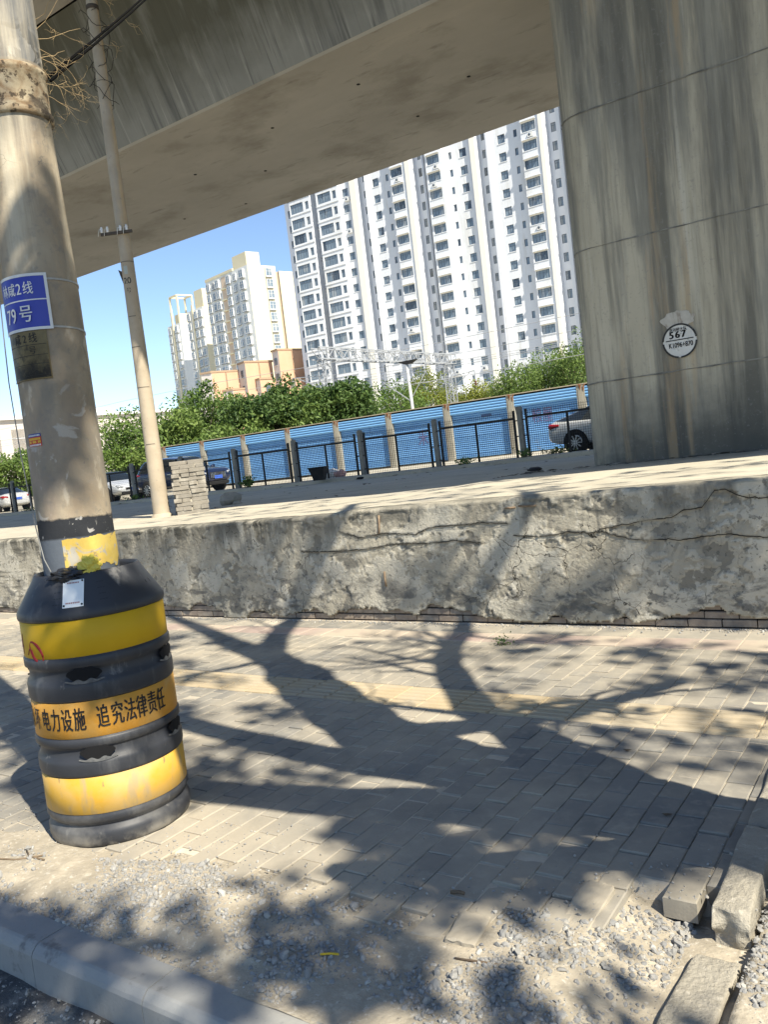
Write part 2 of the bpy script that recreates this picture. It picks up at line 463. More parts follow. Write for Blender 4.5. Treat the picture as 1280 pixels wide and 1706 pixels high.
# kerb of cut stones, butted end to end
def kerb():
    mb = MB()
    x = -2.715-.585*20
    while x < 5:
        x1 = x+.585
        y = lambda xx: 1.475-.012*(xx+2.4)*.4
        prof = [(0, -.32), (0, -.035), (.006, -.022), (.024, -.004), (.034, 0), (.145, 0), (.15, -.006), (.15, -.32)]
        dz = rnd.uniform(-.002, .002)
        xs = [x+.0015, x1-.0015]
        vs = []
        for xx in xs:
            vs += [(xx, y(xx)+u, v+dz) for u, v in prof]
        n = len(prof)
        fs = [(i, i+1, n+i+1, n+i) for i in range(n-1)]+[tuple(range(n)), tuple(range(n, 2*n))]
        mb.add(vs, fs)
        x = x1
    struct(mb.build('kerb', M_kerb))
    mb = MB()
    xs = [-40, -20, -12]+[-8+.08*k for k in range(101)]+[4, 20, 60]
    ys = [-40, -12, -4, -1]+[-.2+.06*k for k in range(30)]
    mb.grid(xs, ys, lambda x, y: (x, y, -.155+.008*fbm(x*2, y*2)+(.02*max(0, (y-1.3)/.2)*(.6+fbm(x*4, y*4)) if y > 1.3 else 0)))
    struct(mb.build('road', M_asph))
kerb()

def apron():
    """raised concrete yard behind the wall, running on as open ground to the horizon"""
    mb = MB()
    xs = [-900, -400, -200, -120, -80, -55, -40]+[-32+.4*k for k in range(100)]+[10, 20, 40, 80, 160, 400, 900]
    ys = [6.48+.12*k for k in range(95)]+[18+.8*k for k in range(14)]+[32, 40, 60, 90, 140, 250, 450, 900, 1800]
    def f(x, y):
        z = zplat(x)-.004
        if y < 30: z += .012*fbm(x*.7, y*.7)*min(1, (y-6.48)*2)
        if y > 32: z -= .3
        if 8.9 < y < 17.5: z += .0
        return (x, y, z)
    mb.grid(xs, ys, f)
    struct(mb.build('ground', M_plat))
    mb = MB()
    xs = [-45+.5*k for k in range(110)]
    prof = [(16.55, -.05), (16.58, .075), (16.66, .085), (17.6, .085), (17.68, .02), (17.7, -.05)]
    vs = []
    for x in xs:
        for y, z in prof:
            vs.append((x, y+.04*fbm(x*.6, y), zplat(x)+z+.012*fbm(x*1.3, y*2)))
    n = len(prof)
    mb.add(vs, [(i*n+k, i*n+k+1, (i+1)*n+k+1, (i+1)*n+k) for i in range(len(xs)-1) for k in range(n-1)], 0, True)
    struct(mb.build('pavement', M_plat))
apron()

# ---------------------------------------------------------------- retaining wall with broken plaster
CRACKS = [[(-2.28, .77), (-2.03, .80), (-1.89, .82), (-1.73, .83), (-1.63, .88), (-1.5, .89), (-1.4, 1.01), (-1.33, 1.01), (-1.26, .97), (-1.18, .94), (-.9, .93), (-.2, .9), (1, .95)],
          [(-3.02, .75), (-2.81, .73), (-2.65, .74), (-2.54, .76), (-2.37, .74), (-2.26, .75), (-2.12, .70), (-1.96, .67), (-1.76, .67), (-1.67, .66), (-1.48, .68), (-1.34, .69), (-1.13, .66), (-.4, .65)],
          [(-4.84, .86), (-4.58, .79), (-4.33, .82), (-4.16, .81), (-3.96, .80), (-3.85, .84), (-3.71, .86), (-3.48, .86), (-3.27, .87), (-3.03, .85)],
          [(-5.33, .68), (-4.87, .67), (-4.53, .68), (-4.29, .71), (-4.06, .72), (-3.84, .71), (-3.57, .73), (-3.3, .69)]]
LOWER = [(-16, .1), (-14, .05), (-12, .12), (-10, .03), (-7.54, .15), (-7.07, .08), (-6.89, .17), (-6.54, .07), (-6.51, -.01), (-6.24, -.01), (-6.07, .09), (-5.89, .06), (-5.72, .02), (-5.43, .08), (-5.25, .12), (-5.1, .04), (-4.86, .10), (-4.55, .13), (-4.44, .09), (-4.26, .11), (-4.06, .06), (-3.91, .17), (-3.73, .13), (-3.55, .10), (-3.37, .05), (-3.13, .04), (-3.03, .02), (-2.8, .02), (-2.77, .08), (-2.66, .07), (-2.59, .02), (-2.25, .04), (-2.14, .08), (-2.08, .03), (-1.92, .05), (-1.76, .09), (-1.63, .11), (-1.51, .17), (-1.44, .16), (-1.39, .11), (-1.26, .09), (-1.16, .08), (-.8, .03), (0, .1), (1, .04), (5, .1)]
WALL_Y = 6.2
def wall_skin(x, z):
    """how much of the plaster coats is left: 1 skim coat, about .5 the rough coat, 0 hollows"""
    wx, wz = x+.05*fbm(x*6, z*6, 31), z+.04*fbm(x*6, z*6, 37)
    f = fbm(wx*1.5, wz*2.0, 9)+.55*fbm(wx*4.6, wz*5.4, 12)+.25*fbm(wx*15, wz*15, 14)
    g = fbm(wx*2.6, wz*3.6, 20)+.5*fbm(wx*8, wz*9, 23)
    f += .18*(z-.45)
    if f > .10: return min(1, .72+(f-.10)*.5)
    if g > .32: return max(0, .25-(g-.32)*.6)
    return .5+.1*fbm(x*20, z*20, 2)
def wall_d(x, z, sk=None):
    sk = wall_skin(x, z) if sk is None else sk
    d = .010*fbm(x*.8, z*1.0, 5) + .0025*fbm(x*4, z*4)
    if sk > .7: d += .007+.001*fbm(x*9, z*9, 3)
    elif sk < .3: d += -.006+.0025*fbm(x*22, z*22, 6)
    else: d += .0022*fbm(x*16, z*16, 1)+.0016*fbm(x*38, z*38, 1)
    for c in CRACKS:
        if c[0][0] < x < c[-1][0]:
            zc = interp(x, c)+.006*fbm(x*14, 3)
            if zc < z < zc+.10: d += .009*(1-(z-zc)/.10)
            elif zc-.06 < z <= zc: d -= .005*(1-(zc-z)/.06)
    return d
def retaining_wall():
    t = thing('retaining_wall', 'long low retaining wall of cracked flaking grey plaster with brick showing at its foot', 'wall')
    mb = MB()
    xs = [-15+.1*k for k in range(50)]+[-10+.025*k for k in range(120)]+[-7+.0125*k for k in range(508)]+[-.65+.08*k for k in range(60)]
    zs = [.0125*k for k in range(81)]
    nx = len(xs)
    vs = []
    pt = []
    rows = []
    for z in zs:
        for x in xs:
            e = interp(x, LOWER)+.012*fbm(x*11, 1)+.012
            zt = zplat(x)
            zz = z/1.0*(zt-.035)
            sk = wall_skin(x, zz)
            vs.append((x, WALL_Y-wall_d(x, zz, sk), zz)); pt.append(max(.001, sk))
        rows.append(z)
    top = [(-.004, -.018), (.012, -.004), (.04, .003), (.12, .002), (.30, -.0)]
    for u, v in top:
        for x in xs:
            zt = zplat(x)
            vs.append((x, WALL_Y+u-.6*wall_d(x, zt)*(1 if u < .1 else 0)+.012*fbm(x*3, 8), zt+v+.006*fbm(x*4, u*9))); pt.append(.55)
    nr = len(zs)+len(top)
    fs = []
    for j in range(nr-1):
        for i in range(nx-1):
            a = j*nx+i
            xc, zc = (vs[a][0]+vs[a+1][0])/2, (vs[a][2]+vs[a+nx][2])/2
            if j < 22 and zc < interp(xc, LOWER)+.02*fbm(xc*11, 1)+.008*fbm(xc*37, 5): continue
            fs.append((a, a+1, a+nx+1, a+nx))
    mb.add(vs, fs, 0, True)
    mb.pt = pt
    o = mb.build('plaster', M_plaster, t)
    sm = o.modifiers.new('thick', 'SOLIDIFY'); sm.thickness = .035; sm.offset = -1
    mb = MB()
    z = -.06
    r = 0
    while z < .26:
        x = -15+(r % 2)*.12
        while x < 4:
            mb.box(x+.004, x+.236, WALL_Y+.012+rnd.uniform(0, .02), WALL_Y+.13, z+.005, z+.055+rnd.uniform(-.003, .002), 0, M=None, ch=.004)
            x += .24
        z += .062
        r += 1
    mb.build('brickwork', M_wbrick, t)
    mb = MB(); mb.box(-15, 4, WALL_Y+.05, WALL_Y+.4, -.1, .9); mb.build('core', M_crack, t)
    mb = MB()
    for c in CRACKS:
        pts = []
        for (x0, z0), (x1, z1) in zip(c, c[1:]):
            n = max(2, int((x1-x0)/.02))
            for k in range(n):
                s_ = k/n
                x = lerp(x0, x1, s_); pts.append((x, lerp(z0, z1, s_)+.006*fbm(x*14, 3)+.008*fbm(x*40, 7)))
        vs = []
        for i, (x, z) in enumerate(pts):
            h = .0035*max(.25, 1+1.2*fbm(x*7, 4))
            y = WALL_Y-wall_d(x, z)-.003
            y2 = WALL_Y-max(wall_d(x, z+.012), wall_d(x, z-.012))-.002
            y = min(y, y2)
            vs += [(x, y, z-h), (x, y, z+h)]
        mb.add(vs, [(2*i, 2*i+1, 2*i+3, 2*i+2) for i in range(len(pts)-1)])
    mb.build('crack', M_crack, t)
    rb = mat('rusty iron stub', (.16, .11, .07), (.28, .21, .14), 20, .9)
    for a, b in (((-4.35, .99), (-4.36, .82)), ((-4.35, .47), (-4.35, .33)), ((-3.06, .98), (-2.97, .98)), ((-2.94, .99), (-2.79, .985))):
        mb = MB()
        ya = WALL_Y-wall_d(*a)-.008
        mb.tube([(a[0], ya, a[1]), ((a[0]+b[0])/2, ya-.004, (a[1]+b[1])/2), (b[0], WALL_Y-wall_d(*b)-.008, b[1])], .009, 6)
        mb.build('iron_stub', rb, t)
retaining_wall()

# ---------------------------------------------------------------- viaduct girder and pier
SOF = 7.55
def viaduct():
    t = thing('viaduct', 'wide grey concrete railway viaduct girder crossing overhead with streaked side web', 'bridge')
    X0, X1 = -160, 45
    mb = MB()
    mb.prism([(10.5, SOF), (15.38, SOF), (15.42, SOF+.04), (15.7, 9.9), (15.9, 10.1), (10.0, 10.1), (9.52, 9.62), (10.46, SOF+.03)], X0, X1, 'x')
    mb.m[7] = 0
    # side web faces carry the streaked material
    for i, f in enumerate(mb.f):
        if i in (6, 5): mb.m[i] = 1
    mb.build('box_girder', [M_gird, M_web], t)
    mb = MB()
    mb.prism([(6.0, 10.0), (9.50, 9.64), (10.05, 10.12), (15.9, 10.12), (15.9, 10.5), (6.3, 10.5), (6.3, 11.3), (6.0, 11.3)], X0, X1, 'x')
    mb.build('deck', [M_gird], t)
    drain = mat('drain hole', (.02, .019, .017), rough=1)
    for x, y in ((-9.7, 11.35), (-8.6, 12.3), (-12.1, 12.4), (-11.1, 13.3), (-13.3, 14.5), (-12.0, 14.9)):
        pass
    return t, drain
VIA, M_hole = viaduct()
def holes(pts):
    for x, y in pts:
        mb = MB(); mb.tube([(x, y, SOF+.02), (x, y, SOF-.004)], .032, 14)
        mb.build('drain_hole', M_hole, VIA)

def rrect(x0, x1, y0, y1, r, n=8):
    pts = []
    for cx, cy, a0 in ((x1-r, y0+r, -90), (x1-r, y1-r, 0), (x0+r, y1-r, 90), (x0+r, y0+r, 180)):
        for k in range(n+1):
            a = R(a0+90*k/n)
            pts.append((cx+r*math.cos(a), cy+r*math.sin(a)))
    return pts
def pier():
    t = thing('bridge_pier', 'massive rounded concrete bridge pier streaked with dark stains and carrying a round number mark', 'pier')
    base = rrect(-4.0, -.6, 10.6, 15.2, .42, 10)
    mb = MB()
    n = len(base)
    lv = [.9, 2.125, 2.128, 2.134, 2.137, 3.835, 3.838, 3.844, 3.847, 5.515, 5.518, 5.524, 5.527, SOF-.012]
    cx, cy = -2.3, 12.9
    vs = []
    zs = []
    for z in lv: zs.append(z)
    for i, z in enumerate(zs):
        k = i % 4
        s_ = .004 if i in (2, 3, 6, 7, 10, 11) else 0
        g = .006*((i+3)//4 % 2)
        for x, y in base:
            dx, dy = x-cx, y-cy
            l = math.hypot(dx, dy)
            vs.append((x-dx/l*(s_+g), y-dy/l*(s_+g), z+.006*fbm(x*3, y*3, i//4)))
    fs = [(i*n+k, i*n+(k+1) % n, (i+1)*n+(k+1) % n, (i+1)*n+k) for i in range(len(zs)-1) for k in range(n)]
    fs.append(tuple(range((len(zs)-1)*n, len(zs)*n)))
    mb.add(vs, fs, 0, False)
    mb.build('shaft', M_pier, t)
    # dirty formwork joints
    mj = mat('dirty formwork joint', (.13, .125, .11), (.26, .25, .215), 5, 1, lo=.4, hi=.6)
    per = rrect(-4.0, -.6, 10.6, 15.2, .42, 30)
    dense = []
    for (xa, ya), (xb, yb_) in zip(per, per[1:]+per[:1]):
        nn = max(1, int(math.hypot(xb-xa, yb_-ya)/.06))
        dense += [(lerp(xa, xb, k/nn), lerp(ya, yb_, k/nn)) for k in range(nn)]
    for z in (2.13, 3.842, 5.52):
        mb = MB()
        vs = []
        for x, y in dense:
            dx, dy = x-cx, y-cy
            l = math.hypot(dx, dy); o_ = .0045
            zz = z+.007*fbm(x*3, y*3, z)+.004*fbm(x*9, y*9, z); hh = .006*max(.25, 1+1.1*fbm(x*4, y*4, z+5))
            vs += [(x+dx/l*o_, y+dy/l*o_, zz-hh), (x+dx/l*o_, y+dy/l*o_, zz+hh)]
        m_ = len(dense)
        mb.add(vs, [(2*k, 2*((k+1) % m_), 2*((k+1) % m_)+1, 2*k+1) for k in range(m_)])
        mb.build('formwork_joint', mj, t)
    # painted number mark
    mw = mat('old white paint', (.55, .54, .50), (.66, .65, .60), 9, .8, layers=[dict(c=(.33, .32, .28), scale=14, lo=.58, hi=.66, k=.8), dict(c=(.3, .29, .26), scale=5, st=(1, 1, .3), lo=.6, hi=.7, k=.6)])
    mk = mat('black stencil paint', (.03, .03, .03), (.06, .06, .058), 12, .8, layers=[dict(c=(.4, .39, .36), scale=24, lo=.62, hi=.68, k=.6)])
    C = (-2.65, 2.487)
    Yf = 10.6
    def disc(mb, r0, r1, y, a0=0, a1=360, n=48):
        vs = []
        for k in range(n+1):
            a = R(a0+(a1-a0)*k/n)
            vs += [(C[0]+r0*math.cos(a), y, C[1]+r0*math.sin(a)), (C[0]+r1*math.cos(a), y, C[1]+r1*math.sin(a))]
        mb.add(vs, [(2*k, 2*k+1, 2*k+3, 2*k+2) for k in range(n)])
    mb = MB(); disc(mb, .0, .20, Yf-.007)
    mk_o = mb.build('number_mark', mw, t)
    mb = MB()
    for a0, a1 in ((6, 176), (184, 262), (270, 354)): disc(mb, .188, .21, Yf-.010, a0, a1)
    mb.box(C[0]-.165, C[0]+.165, Yf-.010, Yf-.009, C[1]+.008, C[1]+.02)
    mb.build('mark_ring', mk, mk_o)
    mb = MB()
    F = lambda dx, dz: (lambda u, v: (C[0]+u+dx, Yf-.010, C[1]+v+dz))
    text_on(mb, '567', .115, F(-.02, .072), bold=.006, sx=1.0, space=1.25)
    text_on(mb, 'K1096+870', .085, F(.01, -.052), bold=.002, sx=.72)
    text_on(mb, '洛河桥大队', .05, F(-.01, .135), bold=.001, sx=.85)
    mb.build('lettering', mk, mk_o)
    mp = mat('scraped pale patch', (.40, .37, .31), (.52, .49, .43), 10, .9, layers=[dict(c=(.26, .22, .18), scale=12, st=(1, 1, .3), lo=.52, hi=.6, k=.8), dict(c=(.35, .24, .19), scale=6, lo=.6, hi=.68, k=.5)])
    mb = MB()
    pts = []
    for k in range(40):
        a = 2*math.pi*k/40
        r_ = 1+.18*fbm(math.cos(a)*2, math.sin(a)*2, 6)
        pts.append((-2.655+.20*r_*math.cos(a), 2.74+.115*r_*math.sin(a)))
    mb.add([(x, Yf-.0052, z) for x, z in pts]+[(-2.655, Yf-.0052, 2.74)], [(k, (k+1) % 40, 40) for k in range(40)])
    mb.build('pale_patch', mp, t)
    # dirt strip gathered round the foot
pier()

# ---------------------------------------------------------------- near utility pole, its plates, barrel
RZ = R(55.05)                              # local -Y of these things faces the street side
PX, PY = -3.3, 2.33
RT = Vector((math.cos(RZ), math.sin(RZ), 0))
POLE = (PX-.021*RT.x, PY-.021*RT.y, 0)
def prad(z): return interp(z, [(0, .167), (1.27, .164), (1.9, .158), (2.5, .155), (3.1, .139), (4, .133), (8, .10)])
def cyl(r, phi, z): return (r*math.sin(phi), -r*math.cos(phi), z)
FULL = dict(scale=3, lo=-.5, hi=-.4, k=1)
M_pole = mat('weathered pole paint over concrete', (.12, .12, .115), (.17, .17, .165), 2.6, .85, .35, 50, bdist=.005,
             layers=[dict(c=(.44, .43, .39), scale=7, lo=.50, hi=.54, k=.85, dist=1.2, zr=(3.56, 3.46), wob=.12), dict(c=(.03, .03, .028), scale=7, lo=.50, hi=.54, k=.9, dist=1, zr=(3.70, 3.5), wob=.15),
                     dict(c=(.265, .21, .145), **FULL, zr=(3.41, 3.40)), dict(c=(.37, .31, .22), scale=4, st=(1, 1, .5), lo=.42, hi=.62, k=.85, zr=(3.41, 3.40), dist=.3),
                     dict(c=(.19, .175, .145), scale=3.2, st=(1, 1, .5), lo=.48, hi=.64, k=.75, dist=.4, zr=(3.41, 3.40)), dict(c=(.20, .18, .15), scale=24, lo=.54, hi=.68, k=.6, zr=(3.41, 3.40)), dict(c=(.50, .45, .36), scale=13, st=(1, 1, .4), lo=.58, hi=.68, k=.55, zr=(3.41, 3.40), seed=6), dict(c=(.44, .27, .12), scale=9, st=(1, 1, .06), lo=.55, hi=.68, k=.75, zr=(2.35, 2.7)),
                     dict(c=(.58, .51, .38), scale=7, st=(1, 1, .08), lo=.5, hi=.66, k=.7, zr=(2.4, 2.6)), dict(c=(.17, .155, .135), scale=11, st=(1, 1, .07), lo=.58, hi=.7, k=.6, zr=(2.4, 3.1)),
                     dict(c=(.52, .50, .45), scale=8, lo=.60, hi=.64, k=.5, dist=1, zr=(2.1, 1.9)),
                     dict(c=(.36, .27, .22), scale=2.6, lo=.50, hi=.68, k=.45, zr=(1.95, 1.7), seed=3),
                     dict(c=(.13, .125, .12), scale=17, lo=.66, hi=.685, k=.85, zr=(2.1, 1.8)),
                     dict(c=(.022, .024, .028), **FULL, zr=(1.455, 1.445), wob=.045, wsc=9), dict(c=(.34, .33, .31), scale=16, lo=.63, hi=.66, k=.9, zr=(1.5, 1.45), dist=1.2, st=(1, 1, .6)),
                     dict(c=(.10, .115, .135), **FULL, zr=(1.352, 1.342), wob=.015, wsc=6),
                     ], cracks=(3, .004, (.16, .145, .12), .56, .62))
M_yel_old = mat('flaking yellow paint', (.48, .33, .07), (.60, .45, .12), 9, .75, .3, 60, bdist=.004, layers=[dict(c=(.35, .34, .31), scale=9, lo=.54, hi=.6, k=.9, dist=1), dict(c=(.12, .12, .12), scale=22, lo=.6, hi=.66, k=.8)])
M_rust = mat('rusty steel sleeve', (.34, .27, .165), (.48, .41, .29), 6, .8, .5, 40, bdist=.01,
             layers=[dict(c=(.19, .115, .055), scale=8, lo=.46, hi=.60, k=.85, dist=.6), dict(c=(.05, .035, .022), scale=30, lo=.55, hi=.60, k=.9), dict(c=(.07, .055, .04), scale=6, lo=.54, hi=.62, k=.85)])
M_steel = mat('dull steel strap', (.30, .29, .27), (.42, .41, .38), 20, .55, metal=.5)
M_blk = mat('black cable rubber', (.006, .006, .006), rough=1, spec=.05)
def near_pole():
    t = thing('utility_pole', 'thick weathered utility pole with black and yellow painted foot standing in a striped barrel', 'pole', POLE, RZ)
    mb = MB()
    zs = [0, .6, 1.0, 1.27, 1.45, 1.7, 1.9, 2.2, 2.5, 2.8, 3.1, 3.4, 4, 5, 6, 7, 8]
    mb.lathe([(prad(z), z) for z in zs], 56)
    mb.add([(0, 0, 8)]+[(prad(8)*math.cos(2*math.pi*k/56), prad(8)*math.sin(2*math.pi*k/56), 8) for k in range(56)], [(0, k+1, (k+1) % 56+1) for k in range(56)])
    mb.build('shaft', M_pole, t)
    # yellow band left over on the right half of the foot
    mb = MB()
    ph = [R(-24+k*3) for k in range(48)]
    top = lambda p: 1.337+.012*fbm(p*3, 2)+.004*fbm(p*14, 2)
    bot = lambda p: 1.262+.03*fbm(p*4, 6)-(.06 if p > R(20) else .09)
    vs = []
    for p in ph: vs += [cyl(prad(1.3)+.0025, p, bot(p)), cyl(prad(1.3)+.0025, p, top(p))]
    mb.add(vs, [(2*k, 2*k+2, 2*k+3, 2*k+1) for k in range(len(ph)-1)], 0, True)
    mb.build('yellow_band', M_yel_old, t)
    mb = MB()
    r0 = prad(3.2)
    mb.lathe([(r0+.001, 3.175), (r0+.014, 3.178), (r0+.016, 3.19), (r0+.014, 3.205), (r0+.006, 3.212), (r0+.006, 3.36), (r0+.013, 3.368), (r0+.012, 3.385), (r0+.001, 3.395)], 56)
    mb.build('rust_sleeve', M_rust, t)
    for z, tl in ((2.468, .006), (2.262, .012)):
        mb = MB()
        vs = []
        n = 40
        for k in range(n+1):
            p = R(4+k*352/n)
            zz = z+tl*math.cos(p)-tl
            r = prad(z)
            vs += [cyl(r+.0005, p, zz-.005), cyl(r+.004, p, zz-.004), cyl(r+.004, p, zz+.004), cyl(r+.0005, p, zz+.005)]
        mb.add(vs, [(4*k+j, 4*k+4+j, 4*k+5+j, 4*k+1+j) for k in range(n) for j in range(3)])
        mb.build('strap', M_steel, t)
near_pole()

def curved_plate(mb, r, p0, p1, z0, z1, th=.0015, n=20, mi=0, f=lambda p, z: 0):
    vs = []
    for k in range(n+1):
        p = lerp(p0, p1, k/n)
        for rr, z in ((r, z0), (r+th, z0), (r+th, z1), (r, z1)): vs.append(cyl(rr+f(p, z), p, z))
    fs = [(4*k+j, 4*k+4+j, 4*k+4+(j+1) % 4, 4*k+(j+1) % 4) for k in range(n) for j in range(4)]+[(0, 1, 2, 3), (4*n, 4*n+1, 4*n+2, 4*n+3)]
    mb.add(vs, fs, mi, False)
def wrap(r, phi0, z0):
    return lambda u, v: cyl(r, phi0+u/r, z0+v)
M_signblue = mat('blue sign enamel', (.012, .022, .27), (.016, .03, .33), 4, .38, spec=.5, layers=[dict(c=(.09, .10, .24), scale=9, lo=.62, hi=.7, k=.3)])
M_signwhite = mat('white sign edge', (.58, .58, .56), (.66, .66, .64), 8, .6)
def plates():
    t = thing('pole_sign', 'blue curved number plate with white Chinese lettering and white rim strapped round the thick pole', 'sign', POLE, RZ)
    r = prad(2.3)+.002
    a0, a1 = R(-92), R(9)
    mb = MB(); curved_plate(mb, r+.004, a0, a1, 2.252, 2.492, .0018, 28); mb.build('plate', M_signblue, t)
    mb = MB()
    rr = r+.0062
    for z0, z1 in ((2.252, 2.264), (2.480, 2.492), (2.378, 2.383)): curved_plate(mb, rr, a0, a1, z0, z1, .0008, 28)
    for p in (a0, a1-.012/rr): curved_plate(mb, rr+.0003, p, p+.012/rr, 2.253, 2.491, .0008, 2)
    mb.build('rim', M_signwhite, t)
    mb = MB()
    for ch, p in (('林', -64), ('咸', -48), ('2', -34.5), ('线', -20)):
        text_on(mb, ch, .058 if ch != '2' else .066, wrap(rr+.002, R(p), 2.427), bold=.0006, sx=.8)
    for ch, p in (('7', -62), ('9', -50)): text_on(mb, ch, .088, wrap(rr+.003, R(p), 2.318), bold=.0012, sx=.72)
    text_on(mb, '号', .078, wrap(rr+.0042, R(-28), 2.318), bold=.0014, sx=.85)
    mb.build('lettering', M_signwhite, t)
    t = thing('pole_sign', 'dark tarnished brass plate with embossed lettering just under the blue number plate', 'sign', POLE, RZ)
    mbr = mat('tarnished brass', (.11, .085, .045), (.20, .15, .07), 6, .45, .2, 30, metal=.6, bdist=.003, layers=[dict(c=(.015, .013, .011), scale=5, lo=.42, hi=.56, k=.95, zr=(2.20, 2.12)), dict(c=(.03, .025, .02), scale=14, lo=.55, hi=.62, k=.7)])
    r = prad(2.14)+.002
    a0, a1 = R(-86), R(-2)
    mb = MB(); curved_plate(mb, r, a0, a1, 2.042, 2.250, .0016, 24); mb.build('plate', mbr, t)
    md = mat('blackened embossing', (.018, .016, .013), rough=.6)
    mb = MB()
    for z in (2.19, 2.145, 2.108, 2.06): curved_plate(mb, r+.0016, a0+.05, a1-.05, z, z+.0022, .0008, 20)
    for k in range(9): curved_plate(mb, r+.0016, R(-72), R(-22), 2.066+k*.0045, 2.0675+k*.0045, .0005, 10)
    for ch, p in (('咸', -52), ('2', -38), ('线', -24)): text_on(mb, ch, .046, wrap(r+.0024, R(p), 2.217), bold=.0008, sx=.85)
    text_on(mb, '号', .036, wrap(r+.0024, R(-27), 2.166), bold=.0005)
    mb.build('embossing', md, t)
    mg = mat('worn brass edge', (.14, .10, .045), rough=.5, metal=.6)
    mb = MB(); curved_plate(mb, r+.0018, a0, a1, 2.042, 2.048, .0012, 24); curved_plate(mb, r+.0018, a1-.03, a1, 2.048, 2.2, .0012, 2); mb.build('edge', mg, t)
    t = thing('sticker', 'small red, yellow and blue advertising sticker stuck on the thick pole', 'sticker', POLE, RZ)
    r = prad(1.78)+.0012
    a0, a1 = R(-62), R(-34)
    mb = MB(); curved_plate(mb, r, a0, a1, 1.757, 1.812, .0006, 8); mb.build('backing', mat('red sticker', (.42, .03, .02), (.5, .05, .03), 20, .5), t)
    mb = MB(); curved_plate(mb, r+.0006, a0, a1, 1.798, 1.812, .0004, 8); mb.build('heading', mat('blue sticker strip', (.03, .05, .22), rough=.5), t)
    my = mat('yellow sticker print', (.70, .42, .04), rough=.5)
    mb = MB(); mw_ = MB()
    for i in range(9):
        a = lerp(a0, a1, (i+.6)/10)
        curved_plate(mw_, r+.001, a, a+R(1.9), 1.801, 1.808, .0003, 2)
        curved_plate(mb, r+.0006, a, a+R(2.2), 1.784, 1.794, .0004, 2)
        if i % 4 != 2: curved_plate(mb, r+.0006, a, a+R(2.2), 1.771, 1.781, .0004, 2)
        curved_plate(mw_, r+.0006, a, a+R(2.2), 1.759, 1.766, .0004, 2)
    mb.build('print', my, t); mw_.build('small_print', M_signwhite, t)
plates()

M_brl = mat('scuffed black barrel plastic', (.022, .024, .029), (.034, .036, .042), 4, .5, .12, 60, bdist=.003, spec=.4,
            layers=[dict(c=(.16, .155, .145), scale=3.5, lo=.46, hi=.66, k=.75, zr=(.30, .05)), dict(c=(.13, .13, .13), scale=6, st=(1, 1, .3), lo=.56, hi=.72, k=.55), dict(c=(.26, .25, .23), scale=13, st=(1, 1, .5), lo=.64, hi=.74, k=.5),
                    dict(c=(.38, .35, .29), scale=5, lo=.45, hi=.6, k=.8, zr=(.06, -.01))])
M_yel = mat('yellow reflective band', (.50, .30, .008), (.57, .35, .012), 3, .55, .05, 200, spec=.25, bdist=.002, layers=[dict(c=(.42, .27, .03), scale=5, lo=.55, hi=.7, k=.5)])
M_org = mat('orange reflective band', (.50, .235, .03), (.56, .28, .045), 3, .55, spec=.25, layers=[dict(c=(.5, .33, .12), scale=6, lo=.5, hi=.68, k=.5)])
M_yel2 = mat('dusty yellow band', (.50, .29, .03), (.57, .34, .06), 3, .65, spec=.2, layers=[dict(c=(.50, .36, .17), scale=3, lo=.45, hi=.65, k=.7), dict(c=(.30, .25, .16), scale=10, st=(1, 1, .3), lo=.56, hi=.66, k=.65), dict(c=(.14, .12, .09), scale=26, st=(1, 1, .5), lo=.64, hi=.69, k=.7), dict(c=(.36, .32, .25), scale=5, lo=.4, hi=.6, k=.7, zr=(.24, .15), wob=.05)])
